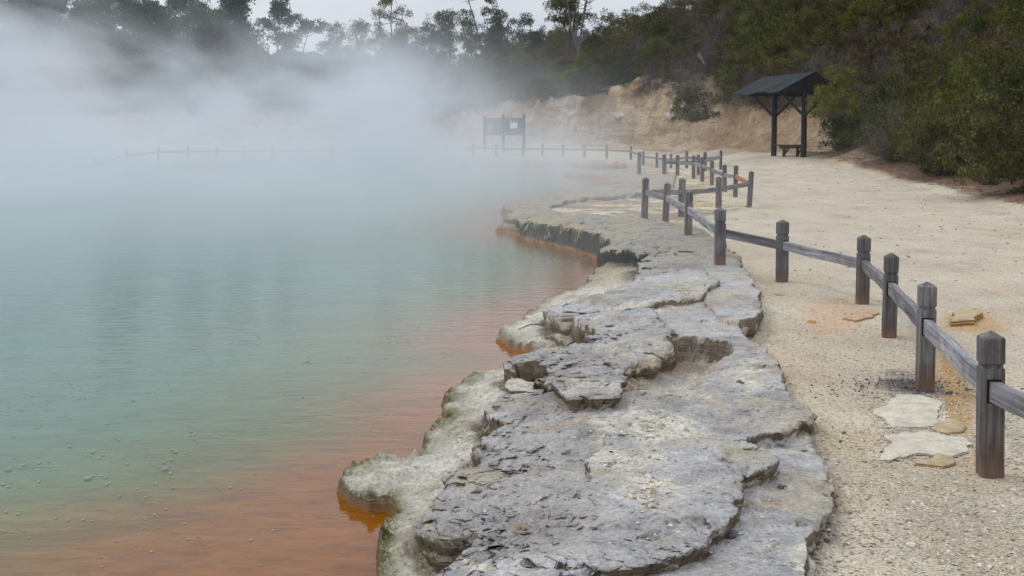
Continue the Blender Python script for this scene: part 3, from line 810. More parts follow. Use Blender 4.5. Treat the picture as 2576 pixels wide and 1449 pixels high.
while len(pts) < 36000 and tries < 900000:
    tries += 1
    px, py = random.uniform(1100, 2620), 1500 - 950 * random.random() ** 0.8
    x, y = at_z(px, py, 0.02)
    if y < 3.2 or x / y > 0.5: continue
    j = min(int(np.searchsorted(YR, y)), NY - 1); i = min(int(np.searchsorted(U, x / max(y, 3.5))), NX - 1)
    if lsd[j, i] < 0.15: continue
    rk = onrock[j, i]
    p = 1.0 if sR[j, i] < -0.02 and x < 3.0 + 0.03 * y else 0.35
    if rk > 0.5: p = 0.10 + 0.9 * (pock[j, i] > 0.35) + 0.5 * (s_bowl[j, i] > 0.1)
    elif sB[j, i] < 0: p = 0.25
    if vnoise(np.array([x * 2.2]), np.array([y * 2.2]), 5)[0] < 0.35: p *= 0.35
    if random.random() > p: continue
    pts.append((x + OX[j, i] * 0, y, Z[j, i]))
chips_obj("gravel", pts, 0.003, 0.0125, M['chips'], "pale angular chips strewn over trail and terrace")

pts = []
for _ in range(1500):
    y = 9 + 40 * random.random() ** 1.3; xb = float(np.interp(y, BEDGE[:, 1], BEDGE[:, 0]))
    x = xb - abs(random.gauss(0, 2.2)) if random.random() < .55 else random.uniform(2.9 + max(0, y - 20) * .15, xb)
    if x < 2.9 + max(0, y - 20) * .15: continue
    pts.append((x, y, surf(x, y)))
M['bits'] = mat_plain("dry_bits", (0.16, 0.10, 0.065), 0.9, 0.6, 5)
chips_obj("litter_bits", pts, 0.008, 0.035, M['bits'], "dry leaf and bark bits scattered over the sandy path", 0.5)
def pebble_mesh(name, r, squash, seed, mat, sub_=3, ang=0.35):
    import bmesh
    bm = bmesh.new(); bmesh.ops.create_icosphere(bm, subdivisions=sub_, radius=1.0)
    rs = np.random.default_rng(seed)
    planes = [(Vector(rs.normal(size=3)).normalized(), rs.uniform(0.55, 0.9)) for _ in range(9)]
    for v in bm.verts:
        p = v.co.copy()
        for n_, d_ in planes:
            k = p.dot(n_)
            if k > d_: p -= n_ * (k - d_) * 0.9
        nn = float(fbm(np.array([p.x * 3 + seed]), np.array([p.y * 3 + p.z * 2]), 1.0, 3, seed)[0])
        p *= 1 + 0.10 * nn
        v.co = Vector((p.x * r[0], p.y * r[1], p.z * r[2] * squash))
    me = bpy.data.meshes.new(name); bm.to_mesh(me); bm.free()
    me.materials.append(mat)
    return me
M['stone_dark'] = mat_plain("dark_pebble", (0.11, 0.10, 0.105), 0.8, 0.4, 60)
M['stone_white'] = mat_plain("white_stone", (0.60, 0.57, 0.50), 0.85, 0.25, 40)
M['stone_ochre'] = mat_plain("ochre_stone", (0.38, 0.22, 0.07), 0.85, 0.4, 25)
M['stone_sand'] = mat_plain("sandy_stone", (0.46, 0.38, 0.27), 0.85, 0.3, 30)
def stone(px, py, w, d, h, mat, label, seed, rz=0.0, sink=0.35):
    p = on_ground(px, py); o = add("stone", pebble_mesh("stone", (w / 2, d / 2, h / 2), 1.0, seed, mat), None, (p.x, p.y, p.z + h * (0.5 - sink)))
    o.rotation_euler = (0, 0, rz)
    return tag(o, label, "stone", "loose stones on the trail and the terrace")
S = [(1350, 1275, .03, .025, .018, 'stone_ochre', "small golden ochre pebble alone on the grey slab"),
     (1410, 838, .11, .05, .03, 'stone_white', "long white stone lying on the low crust shelf near the curved twig"),
     (1862, 965, .05, .04, .03, 'stone_dark', "dark pebble in the white gravel at the inner edge of the trail"),
     (1845, 1350, .05, .04, .035, 'stone_dark', "purple grey pebble in the lower step of the slab"),
     (1995, 1068, .09, .07, .07, 'stone_sand', "knobbly cream and grey stone at the slab's outer corner"),
     (1908, 1164, .06, .05, .03, 'stone_white', "bright white chunk on the slab beside the layered notch"),
     (1718, 1085, .09, .06, .045, 'stone_white', "pair-sized white lump lying mid slab"),
     (2122, 1092, .03, .025, .02, 'stone_dark', "dark round pebble on the trail facing the two white plates"),
     (2114, 1113, .028, .025, .02, 'stone_dark', "dark pebble just below another on the open trail"),
     (1965, 1232, .035, .03, .03, 'stone_dark', "dark pebble on the trail close to the slab's ragged foot"),
     (2079, 1363, .035, .03, .02, 'stone_dark', "dark pebble low on the trail, straight down from the white plates"),
     (2293, 1376, .05, .05, .02, 'stone_white', "white flat chip on the trail at the bottom of the view"),
     (2028, 1335, .06, .05, .04, 'stone_white', "white chip among cream rubble at the slab foot"),
     (2026, 640, .20, .12, .07, 'stone_ochre', "ochre rock standing behind the rail of the wide fence bay"),
     (1960, 668 + 75, .12, .10, .02, 'stone_ochre', "small ochre plate in front of the post with a split foot"),
     (2296, 700 + 8, .10, .08, .03, 'stone_sand', "sandy stone just beyond the third post from the camera"),
     (2040, 812, .11, .08, .03, 'stone_ochre', "yellowish stone on the trail beside the apricot patch")]
for i, (px, py, w, d, h, m_, lab) in enumerate(S): stone(px, py, w, d, h, M[m_], lab, 40 + i, i * 1.3)

def plate(name, poly, thick, mat, label, cat, seed, dome=0.012, jit=0.05):
    """flat slab of rock with a broken, layered rim"""
    P_ = np.array(poly); c = P_.mean(0)
    pts_ = []
    n = len(P_)
    for i in range(n):
        a, b = P_[i], P_[(i + 1) % n]
        m = max(2, int(np.linalg.norm(b - a) / 0.03))
        for k in range(m):
            p = a + (b - a) * k / m
            pts_.append(p + jit * np.array([fbm(p[0:1], p[1:2], 0.12, 3, seed)[0], fbm(p[0:1], p[1:2], 0.12, 3, seed + 3)[0]]))
    pts_ = np.array(pts_); m = len(pts_)
    zb = min(surf(*p) for p in pts_)
    zt = max(surf(*p) for p in pts_) 
    V_, F_ = [], []
    rings = [(1.16, -thick * 1.2), (1.06, -thick * .1), (0.985, -thick * .15), (0.99, thick * .35), (0.96, thick * .45), (0.965, thick * .8), (0.9, thick)]
    rings += [(s_, thick + dome * (1 - s_)) for s_ in (0.75, 0.6, 0.45, 0.3, 0.15)]
    for s_, z_ in rings:
        for p in pts_:
            q_ = c + (p - c) * s_
            V_.append((q_[0], q_[1], surf(*q_) * 0.5 + zt * 0.5 + z_ + 0.006 * float(fbm(q_[0:1], q_[1:2], 0.15, 3, seed)[0])))
    V_.append((c[0], c[1], surf(*c) * .5 + zt * .5 + thick + dome))
    for r_ in range(len(rings) - 1):
        for k in range(m): F_.append((r_ * m + k, r_ * m + (k + 1) % m, (r_ + 1) * m + (k + 1) % m, (r_ + 1) * m + k))
    L = (len(rings) - 1) * m
    for k in range(m): F_.append((L + k, L + (k + 1) % m, len(V_) - 1))
    me = bpy.data.meshes.new(name); me.from_pydata(V_, [], F_); me.materials.append(mat); me.update()
    import bmesh
    bm = bmesh.new(); bm.from_mesh(me); bmesh.ops.recalc_face_normals(bm, faces=bm.faces); bm.to_mesh(me); bm.free()
    return tag(add(name, me), label, cat)
def mat_plate(name, top, side):
    t = NT(name); P = t.coord('Object'); g = t.node("ShaderNodeNewGeometry"); nz = t.sep(g.outputs['True Normal'])[2]
    n = t.noise(P, 12, 6, 0.65); n2 = t.noise(P, 60, 4, 0.6)
    c = t.mix(1.0, top, t.ramp(n, [(0.3, 0.75), (0.6, 1.08)]), 'MULTIPLY')
    c = t.mix(0.7, c, t.ramp(n2, [(0.3, 0.75), (0.6, 1.1)]), 'MULTIPLY')
    st = t.noise(t.mapping(P, (8, 8, 150)), 1.0, 4, 0.6, 0.5)
    s_ = t.mix(1.0, side, t.ramp(st, [(0.3, 0.3), (0.5, 1.0), (0.7, 1.6)]), 'MULTIPLY')
    t.color(t.mix(t.ramp(nz, [(0.4, 1.0), (0.8, 0.0)]), c, s_)); t.bump(t.math('ADD', n, t.math('MULTIPLY', n2, 0.3)), 0.7, 0.02)
    return t.m
M['plate_white'] = mat_plate("white_plate_rock", (0.60, 0.55, 0.45), (0.26, 0.19, 0.10))
M['plate_ochre'] = mat_plate("ochre_layer_rock", (0.46, 0.37, 0.23), (0.32, 0.18, 0.05))
M['plate_apricot'] = mat_plate("apricot_layer_rock", (0.50, 0.36, 0.24), (0.30, 0.15, 0.06))
plate("rock_slab", WHITE1, 0.012, M['plate_white'], "white rock plate with jagged rim, nearer the dark gravel heap of the second post", "rock", 301)
plate("rock_slab", WHITE2, 0.014, M['plate_white'], "long white rock plate, the lower of two between trail and tall near post", "rock", 302)
plate("rock_slab", trace([(2385, 815), (2405, 790), (2455, 782), (2470, 800), (2440, 812)], 0.02), 0.05, M['plate_ochre'], "ochre layered rock standing up from the path behind the near rails", "rock", 303)
plate("rock_slab", trace([(2120, 800), (2180, 775), (2206, 778), (2200, 795), (2150, 806)], 0.01), 0.014, M['plate_apricot'], "apricot rock plate breaking out of the trail below the fourth post", "rock", 304)
plate("rock_slab", trace([(2300, 1165), (2360, 1140), (2400, 1148), (2405, 1160), (2360, 1172)], 0.02), 0.016, M['plate_ochre'], "tan rock wedge at the tall near post, below the white plates", "rock", 305)
plate("rock_slab", trace([(2360, 1060), (2410, 1050), (2440, 1075), (2400, 1090), (2350, 1080)], 0.01), 0.012, M['plate_ochre'], "yellowish flaky rock tucked between the two white plates and the near post", "rock", 306)
pts = []
for P_ in (WHITE1, WHITE2):
    for _ in range(1300):
        i = random.randrange(len(P_)); a, b = np.array(P_[i]), np.array(P_[(i + 1) % len(P_)]); q_ = a + (b - a) * random.random() + rng.normal(size=2) * 0.045
        pts.append((q_[0], q_[1], surf(*q_) + 0.007))
chips_obj("grit", pts, 0.003, 0.011, M['chips'], "pale grit banked against the white rock plates")
# heap of dark gravel at the second post
P2b = on_ground(2326, 975)
pts = []
for _ in range(900):
    a, r = random.uniform(0, 6.28), abs(random.gauss(0, 0.22))
    x, y = P2b.x - 0.10 + r * math.cos(a) * 1.5, P2b.y - 0.02 + r * math.sin(a)
    pts.append((x, y, surf(x, y) + max(0, 0.035 - r * 0.13)))
chips_obj("dark_gravel", pts, 0.004, 0.016, M['stone_dark'], "dark grey gravel heaped round the foot of the second post", 0.9)

# a curved twig on the crust shelf
mb = MB(); p = on_ground(1365, 833)
mb.tube([(p.x - .22, p.y - .02, p.z + .015), (p.x - .1, p.y + .05, p.z + .05), (p.x + .02, p.y + .03, p.z + .05), (p.x + .14, p.y - .08, p.z + .03)], [.004, .006, .006, .003], 5)
mb.tube([(p.x - .1, p.y + .05, p.z + .05), (p.x + .06, p.y + .08, p.z + .03)], [.004, .002], 4)
tag(mb.build("twig", M['twig']), "thin curved grey twig lying on the low crust shelf", "twig")

# ------------------------------------------------------------------ the rail fences
print("fence")
def post_mesh(H, a=0.054, name="post"):
    prof = [(-0.25, 1), (0.0, 1), (H * .33, 1), (H * .66, 1), (H - .180, 1), (H - .176, .86), (H - .160, .86), (H - .156, 1), (H - .04, 1), (H - .032, .96), (H - .004, .12)]
    V_, F_ = [], []
    for z, k in prof:
        r = a * k; c = r * 0.82
        for x, y in ((-c, -r), (c, -r), (r, -c), (r, c), (c, r), (-c, r), (-r, c), (-r, -c)): V_.append((x, y, z))
    for i in range(len(prof) - 1):
        for k in range(8): F_.append((i * 8 + k, i * 8 + (k + 1) % 8, (i + 1) * 8 + (k + 1) % 8, (i + 1) * 8 + k))
    F_.append(tuple((len(prof) - 1) * 8 + k for k in range(8)))
    me = bpy.data.meshes.new(name); me.from_pydata(V_, [], F_); me.materials.append(M['post']); me.update()
    return me
class Post: pass
def make_post(root, bx, by, tx, ty, depth=None, look=None):
    d = Post()
    base = on_ground(bx, by) if depth is None else at_y(bx, by, depth)
    d.p = base
    top = at_y(tx, ty, base.y)
    H = (top - base).length
    d.H = min(max(H, 0.5), 1.05); d.up = (top - base).normalized(); d.root = root
    return d
def world_post(root, x, y, H):
    d = Post(); d.p = Vector((x, y, surf(x, y))); d.H = H; d.up = Vector((0, 0, 1)); d.root = root
    return d
def run(root, ps, rail_mats=None, slots=0, railw=0.05, railh=0.095, skip_first=False):
    o0 = root.location.copy()
    for i, d in enumerate(ps):
        nxt = ps[i + 1].p if i + 1 < len(ps) else None; prv = ps[i - 1].p if i else None
        dirv = ((nxt if nxt is not None else d.p) - (prv if prv is not None else d.p)); dirv.z = 0; dirv.normalize()
        if skip_first and i == 0: continue
        o = add("post", post_mesh(d.H), root)
        x = Vector((dirv.y, -dirv.x, 0)); x = (x - d.up * x.dot(d.up)).normalized(); y = d.up.cross(x)
        mt = Matrix((x, y, d.up)).transposed().to_4x4(); mt.translation = d.p - o0
        o.matrix_basis = mt
        d.o = o
        if i < slots:
            for sgn in (-1, 1):
                mb = MB(); mb.box((0, sgn * 0.0528, d.H - .285), (railw + .016, .006, railh + .02)); mb.build("mortise", M['slot'], o)
    for i in range(len(ps) - 1):
        a, b = ps[i], ps[i + 1]
        za = a.p + a.up * (a.H - .285); zb = b.p + b.up * (b.H - .285)
        dv = (zb - za); L = dv.length; dv.normalize()
        n = max(2, int(L / 0.25)); V_, F_ = [], []
        xs = dv.cross(Vector((0, 0, 1))).normalized(); us = xs.cross(dv)
        for k in range(n + 1):
            t_ = -L / 2 + L * k / n; wv_ = 0.004 * math.sin(k * 1.7 + i)
            for sx, su in ((-1, -1), (1, -1), (1, 1), (-1, 1)):
                V_.append((sx * railw / 2 + wv_, t_, su * railh / 2 + wv_ * .6 - 0.012 * math.sin(math.pi * k / n) * (L > 2.2)))
            if k:
                q0, q1 = (k - 1) * 4, k * 4
                for e in range(4): F_.append((q0 + e, q0 + (e + 1) % 4, q1 + (e + 1) % 4, q1 + e))
        F_.append((3, 2, 1, 0)); F_.append(tuple(n * 4 + e for e in range(4)))
        me = bpy.data.meshes.new("rail"); me.from_pydata(V_, [], F_); me.update()
        me.materials.append((rail_mats or {}).get(i, M['rail']))
        o = add("rail", me, root)
        mt = Matrix((xs, dv, us)).transposed().to_4x4(); mt.translation = (za + zb) / 2 - o0
        o.matrix_basis = mt
        if (rail_mats or {}).get(i) is not None: o["label"] = "new orange brown rail between grey ones"

fence1 = empty("wooden_fence"); p1 = on_ground(2490, 1198)
tag(fence1, "knee-high weathered post and rail fence between the near trail and the broad path", "fence", "post and rail fences round the lake")
fence1.location = p1
A = [make_post(fence1, *q_) for q_ in [(2490, 1198, 2493, 830), (2326, 984, 2333, 707), (2236, 848, 2243, 635), (2169, 765, 2174, 590), (1967, 710, 1969, 552), (1811, 666, 1812, 521),
     (1731, 590, 1734, 478), (1673, 564, 1679.7, 458), (1621, 552, 1624, 445.5)]]
A0 = world_post(fence1, A[0].p.x + 0.02, A[0].p.y - 1.75, 0.72)
run(fence1, [A0] + A, slots=6)

fence2 = empty("wooden_fence"); B_ = [make_post(fence2, *q_) for q_ in [(1714, 545, 1716.8, 446.5), (1807.6, 522.6, 1808.6, 442.6), (1884.8, 521.7, 1890.6, 429), (1849.6, 496.3, 1852, 414.8),
     (1822.7, 482.6, 1822.7, 412.9), (1790.6, 466.6, 1791.4, 402.9), (1766.6, 457.6, 1767.6, 393.4), (1744.5, 449.4, 1745.1, 389.8), (1704, 441.6, 1704.7, 388.9), (1671, 438, 1671, 387.5)]]
fence2.location = B_[2].p
tag(fence2, "zigzag post and rail fence with one new orange rail, round the yellow stained terrace", "fence", "post and rail fences round the lake")
run(fence2, [A[-1]] + B_, {3: M['rail_new']}, skip_first=True)

fence3 = empty("wooden_fence")
C_ = [make_post(fence3, *q_) for q_ in [(1756.9, 440.6, 1756.9, 388), (1812.9, 427, 1814, 376.8)]]
far_posts = [(1773, 412, 46.5), (1727, 413, 50), (1687.5, 410, 53.5), (1651.8, 405.5, 57), (1618, 403, 60.5), (1586.6, 402, 63), (1526, 400, 65.5), (1470, 399, 67), (1415.8, 399, 68), (1364.7, 399, 68.5), (1315.6, 399, 69), (1248, 399, 69.5),
             (1190, 400, 70), (1125, 401, 70), (1055, 402, 69.5), (985, 403, 69), (910, 404, 68.5), (835, 405, 68), (760, 406, 67), (686, 408, 66), (617, 409, 65), (546, 410, 64), (475, 412, 63), (400, 414, 62), (320, 417, 60.5), (239, 420, 59), (166, 423, 57.5), (90, 426, 56), (10, 430, 54), (-70, 434, 52)]
for px, py, D in far_posts:
    x = (px - 1288) / FPX * D
    C_.append(world_post(fence3, x, D, 0.74))
fence3.location = C_[1].p
tag(fence3, "post and rail fence running along the far shore into the steam", "fence", "post and rail fences round the lake")
run(fence3, [B_[-1]] + C_, skip_first=True)

# the single post standing out on the terrace
p = on_ground(1608, 438); d = make_post(None, 1608, 438, 1609, 381)
o = add("marker_post", post_mesh(d.H, 0.07, "marker_post"), None, d.p); tag(o, "lone pale grey post without rails on the misty terrace", "post")

# ------------------------------------------------------------------ shelter with bench
print("shelter")
PL = Vector((11.92, 55.0, 0)); PL.z = surf(PL.x, PL.y)
PR = Vector((12.55, 52.0, 0)); PR.z = surf(PR.x, PR.y)
mid = (PL + PR) / 2
sh = empty("shelter", mid); tag(sh, "black timber shelter with two posts, knee braces and a dark gable roof", "shelter")
d1 = (PR - PL); d1.z = 0; d1.normalize(); d2 = Vector((-d1.y, d1.x, 0))       # d1 along the ridge towards the camera, d2 across to the right
if d2.x < 0: d2 = -d2
zt_ = 3.28 - mid.z; Zc = Vector((0, 0, 1))
for k, P_ in enumerate((PL, PR)):
    q_ = P_ - mid
    mb = MB(); mb.tube([q_ + Zc * -0.2, q_ + Zc * 1.0, q_ + Zc * (zt_ + .25)], [.13, .125, .12], 12); mb.build("post", M['black_wood'], sh)
    cb = q_ + Zc * (zt_ + .02)
    mb = MB(); mb.beam(cb - d2 * 1.3, cb + d2 * 1.3, .09, .16); mb.build("cross_beam", M['black_wood'], sh)
    for sg in (-1, 1):
        mb = MB(); mb.beam(q_ + Zc * (zt_ - .95) + d2 * (sg * .06), cb + d2 * (sg * 1.0) - Zc * .08, .09, .10); mb.build("brace", M['brown_wood'], sh)
    mb = MB(); mb.beam(cb, cb + Zc * .75, .1, .1, (1, 0, 0)); mb.build("king_post", M['black_wood'], sh)
cl, cr_ = PL - mid - d1 * 1.0, PR - mid + d1 * 0.7
for sg in (-1, 1):
    mb = MB(); e = d2 * (sg * 1.2) + Zc * (zt_ + .13); mb.beam(cl + e, cr_ + e, .08, .12); mb.build("purlin", M['brown_wood'], sh)
mb = MB(); e = Zc * (zt_ + .80); mb.beam(cl + e, cr_ + e, .06, .16); mb.build("ridge_beam", M['black_wood'], sh)
for sg in (-1, 1):
    n = 14; V_, F_ = [], []
    for j in range(2):
        for i in range(n + 1):
            for w_s in (0, 1):
                run_ = 1.6 * w_s; zz_ = zt_ + .88 - .52 * run_ + .012 * math.sin(i * 2.1) - 0.035 * j + (0.05 * w_s * math.sin(i * 0.9) if w_s else 0)
                pp = (cl - d1 * .3) + (cr_ - cl + d1 * .55) * (i / n) + d2 * (sg * run_) + Zc * zz_
                V_.append(pp)
    N1 = (n + 1) * 2
    for i in range(n):
        a = i * 2; F_.append((a, a + 1, a + 3, a + 2)); F_.append((N1 + a, N1 + a + 2, N1 + a + 3, N1 + a + 1))
        F_.append((a, a + 2, N1 + a + 2, N1 + a)); F_.append((a + 1, N1 + a + 1, N1 + a + 3, a + 3))
    F_.append((0, N1, N1 + 1, 1)); F_.append((N1 - 2, N1 - 1, 2 * N1 - 1, 2 * N1 - 2))
    me = bpy.data.meshes.new("roof"); me.from_pydata([tuple(v) for v in V_], [], F_); me.materials.append(M['roof']); me.update()
    add("roof", me, sh)
bq = Vector((11.92 + .42, 53.4, 0)); bq.z = surf(bq.x, bq.y)
bench = empty("bench", bq, 0.03); tag(bench, "low brown timber bench between the shelter posts", "bench")
MB().box((-.02, 0, .50), (1.34, .34, .055)).build("seat", M['brown_wood'], bench)
MB().box((-.02, -.15, .415), (1.10, .05, .11)).build("apron", M['brown_wood'], bench)
for x in (-.32, .28):
    MB().box((x, 0, .16), (.11, .12, .5)).build("leg", M['brown_wood'], bench)
    mb = MB(); mb.beam((x + .02, -.09, .14), (x + .17, -.09, .36), .05, .09); mb.build("brace", M['brown_wood'], bench)

# ------------------------------------------------------------------ information board
print("board")
bd = 73.0
gb = at_y(1268, 370, bd)
board = empty("information_board", (gb.x, bd, surf(gb.x, bd)))
tag(board, "dark green double information board on three posts standing in steam", "information board")
K = bd / FPX
z0 = board.location.z
def bz(py): return EYE + (HORIZ - py) * K - z0
M['board'] = mat_plain("dark_green_board", (0.018, 0.085, 0.105), 0.5, 0.15, 3)
M['navy'] = mat_plain("dark_post_stain", (0.012, 0.016, 0.03), 0.6, 0.3)
def flat(n_, c):
    t = NT(n_); t.color(c); return t.m
M['paint_white'] = flat("white_paint", (0.75, 0.76, 0.74)); M['paint_yellow'] = flat("yellow_paint", (0.65, 0.40, 0.06)); M['paint_red'] = flat("red_paint", (0.5, 0.09, 0.07)); M['paint_grey'] = flat("pale_grey_paint", (0.32, 0.36, 0.36))
for px, top in ((1219.5, 290.7), (1266.5, 289), (1318, 287)):
    x = (px - 1268) * K
    MB().box((x, 0, bz(top) / 2 - .1), (.18, .14, bz(top) + .2)).build("post", M['navy'], board)
def rectpx(parent, x0, y0, x1, y1, mat, name, yo, th=.01):
    X0, X1 = (x0 - 1268) * K, (x1 - 1268) * K
    return MB().box(((X0 + X1) / 2, yo, (bz(y0) + bz(y1)) / 2), (abs(X1 - X0), th, abs(bz(y0) - bz(y1)))).build(name, mat, parent)
pnl = rectpx(board, 1223.4, 297.3, 1262, 340, M['board'], "panel", -.02, .05)
pnr = rectpx(board, 1271, 296.6, 1314, 340, M['board'], "panel", -.02, .05)
z7 = lambda x, y: (1163.5 + x / 7.68, 251.6 + y / 7.68)
def r7(parent, x0, y0, x1, y1, mat, name): 
    a, b = z7(x0, y0), z7(x1, y1); return rectpx(parent, a[0], a[1], b[0], b[1], mat, name, -.052, .008)
r7(pnr, 918, 435, 1060, 548, M['paint_white'], "map"); r7(pnr, 912, 375, 942, 412, M['paint_yellow'], "emblem")
r7(pnl, 484, 450, 588, 560, M['paint_grey'], "picture"); r7(pnl, 484, 560, 588, 645, M['paint_red'], "picture"); r7(pnl, 545, 392, 572, 425, M['paint_yellow'], "emblem")
def text(parent, s_, x, y, h, mat):
    cu = bpy.data.curves.new("lettering", 'FONT'); cu.body = s_; cu.size = h * K * 1.35 / 7.68; cu.extrude = .002; cu.align_x = 'LEFT'
    o = bpy.data.objects.new("tmp", cu); COL.objects.link(o)
    dg = bpy.context.evaluated_depsgraph_get(); me = bpy.data.meshes.new_from_object(o.evaluated_get(dg))
    bpy.data.objects.remove(o); me.materials.clear(); me.materials.append(mat)
    q_ = add("lettering", me, parent); a = z7(x, y)
    q_.location = ((a[0] - 1268) * K, -.058, bz(a[1])); q_.rotation_euler = (math.radians(90), 0, 0)
    return q_
text(pnr, "Wai-O-Tapu", 948, 402, 22, M['paint_yellow']); text(pnr, "Thermal Wonderland", 955, 418, 11, M['paint_white'])
text(pnr, "CHAMPAGNE POOL", 920, 568, 15, M['paint_white'])
text(pnl, "Wai-O-Tapu", 580, 410, 16, M['paint_yellow'])
for k in range(12): r7(pnl, 612, 478 + k * 13, 735 - (k * 37) % 30, 482 + k * 13, M['paint_grey'], "text_line")
for k in range(2): r7(pnl, 612, 446 + k * 14, 742 - k * 35, 452 + k * 14, M['paint_yellow'], "text_line")
for k in range(4): r7(pnr, 960 - k * 20, 583 + k * 14, 1138, 586 + k * 14, M['paint_grey'], "text_line")

# balustrade of a viewing platform on the bank beyond the lake
bal = empty("balustrade"); D = 84.0; Kb = D / FPX
zb0 = EYE + (HORIZ - 251) * Kb
xs0, xs1 = (592 - 1288) * Kb, (786 - 1288) * Kb
bal.location = (xs0, D, zb0); tag(bal, "grey slatted balustrade on the bank beyond the lake, half lost in steam", "balustrade")
Lb = xs1 - xs0; Hb = 38 * Kb
M['bal'] = mat_plain("grey_balustrade_wood", (0.16, 0.15, 0.16), 0.8, 0.3)
MB().box((Lb / 2, 0, Hb), (Lb, .1, .08)).build("handrail", M['bal'], bal)
MB().box((Lb / 2, 0, .1), (Lb, .06, .08)).build("bottom_rail", M['bal'], bal)
for k in range(4): MB().box((Lb * (k + .02) / 3.05, -.06, Hb / 2 - .3), (.12, .12, Hb + .8)).build("post", M['bal'], bal)
for k in range(44): MB().box((Lb * (k + .5) / 44, .0, Hb / 2 + .04), (.05, .03, Hb - .12)).build("baluster", M['bal'], bal)
MB().box((Lb / 2, .8, -.06), (Lb + .4, 1.7, .12)).build("deck", M['bal'], bal)

# ------------------------------------------------------------------ foliage
print("plants")
def leaf_cloud(centers, radii, per, size, seed, elong=2.4, upbias=0.6, needle=False):
    """leaf-sized quads in clumps; each clump is a ball of short sprays"""
    r_ = np.random.default_rng(seed)
    C = np.repeat(np.asarray(centers, float), per, 0); Rr = np.repeat(np.asarray(radii, float), per)
    n = len(C)
    d = r_.normal(size=(n, 3)); d /= np.linalg.norm(d, axis=1)[:, None]
    rad = r_.random(n) ** 0.45
    p = C + d * (rad * Rr)[:, None] * np.array([1, 1, 0.8])
    ax = d + np.array([0, 0, upbias]) + 0.5 * r_.normal(size=(n, 3)); ax /= np.linalg.norm(ax, axis=1)[:, None]
    sd_ = np.cross(ax, r_.normal(size=(n, 3))); sd_ /= np.linalg.norm(sd_, axis=1)[:, None]
    s = size * r_.uniform(.6, 1.4, n)
    a = ax * (s * elong)[:, None]; b = sd_ * (s)[:, None] * .5
    V_ = np.stack([p - b * .5, p + a * .5 + b, p + a, p + a * .5 - b], 1).reshape(-1, 3)
    F_ = np.arange(n * 4).reshape(-1, 4)
    return V_, F_
def shrub_proto(kind, seed):
    rs = random.Random(seed); cen, rad = [], []
    lobes = [(rs.uniform(-.45, .45), rs.uniform(-.45, .45), rs.uniform(.3, 1.1), rs.uniform(.5, .8)) for _ in range(rs.randint(4, 6))]
    a0 = rs.uniform(0, 6)
    lobes += [(.72 * math.cos(a0 + k * 1.26), .72 * math.sin(a0 + k * 1.26), rs.uniform(.15, .35), rs.uniform(.38, .5)) for k in range(5)]
    for lx, ly, lz, lr in lobes:
        for _ in range(14 if lr > .5 else 9):
            v = Vector((rs.gauss(0, 1), rs.gauss(0, 1), rs.gauss(0.25, 1))).normalized() * lr * rs.uniform(.75, 1.0)
            z = lz + v.z
            if z < 0.0: z = abs(z) * 0.6
            cen.append((lx + v.x, ly + v.y, z)); rad.append(rs.uniform(.11, .22))
    per = {'leaf_grey': 45}.get(kind, 85)
    elong, size = (2.2, .031) if kind != 'leaf_grey' else (7.0, .014)
    V_, F_ = leaf_cloud(cen, rad, per, size, seed, elong, 0.7)
    fo = mesh_np("foliage", V_, F_, M[kind])
    mb = MB()
    for i, (c, r) in enumerate(zip(cen, rad)):
        if i % (2 if kind == 'leaf_grey' else 3): continue
        b = Vector((c[0] * .15, c[1] * .15, -0.15)); m_ = Vector((c[0] * .55, c[1] * .55, c[2] * .5)) + Vector((rs.uniform(-.1, .1), rs.uniform(-.1, .1), 0))
        mb.tube([b, m_, Vector(c)], [.014, .010, .004], 4)
        if kind == 'leaf_grey':
            for _ in range(3):
                e = Vector(c) + Vector((rs.uniform(-.3, .3), rs.uniform(-.3, .3), rs.uniform(0, .35)))
                mb.tube([m_.lerp(Vector(c), .6), e], [.006, .0025], 3)
    st = mb.mesh("branches", M['twig'])
    return fo, st
KINDS_ = [('leaf_olive', 5), ('leaf_dark', 4), ('leaf_bright', 2), ('leaf_brown', 3), ('leaf_grey', 3)]
PROTO = {k: [shrub_proto(k, 100 + 13 * i + 7 * n_) for i in range(n_)] for k, n_ in KINDS_}
NAMES = {'leaf_olive': "olive green", 'leaf_dark': "dark green", 'leaf_bright': "bright green", 'leaf_brown': "rusty brown", 'leaf_grey': "dry grey twiggy"}
ORD = ["first", "second", "third", "fourth", "fifth", "sixth", "seventh", "eighth", "ninth", "tenth", "eleventh", "twelfth", "thirteenth", "fourteenth", "fifteenth", "sixteenth", "seventeenth", "eighteenth", "nineteenth", "twentieth"]
def nth(i): return ORD[i] if i < 20 else ("twenty " + ORD[i - 20] if i < 39 else "thirty " + ORD[min(i - 39, 19)])
seg = np.linalg.norm(np.diff(FOOT, axis=0), axis=1); cum = np.concatenate([[0], np.cumsum(seg)])
def foot_at(s):
    i = min(int(np.searchsorted(cum, s)) - 1, len(seg) - 1); i = max(i, 0)
    f = (s - cum[i]) / seg[i]; p = FOOT[i] * (1 - f) + FOOT[i + 1] * f
    tn = (FOOT[i + 1] - FOOT[i]) / seg[i]
    n = np.array([tn[1], -tn[0]])                                  # towards the hill
    return p, n, i + f
shrubs = []
def place_shrub(x, y, z, sc, kind, zs=1.0):
    fo, st = random.choice(PROTO[kind])
    r = empty("shrub", (x, y, z), random.uniform(0, 6.28)); r.scale = (sc, sc, sc * zs)
    add("foliage", fo, r); add("branches", st, r)
    r["category"] = "shrub"
    return r
S_SHELTER = cum[7]
row_d = [0.5, 1.9, 3.4, 4.9, 6.5, 8.2, 10.0, 12.0, 14.2, 16.6, 19.2]
count = 0
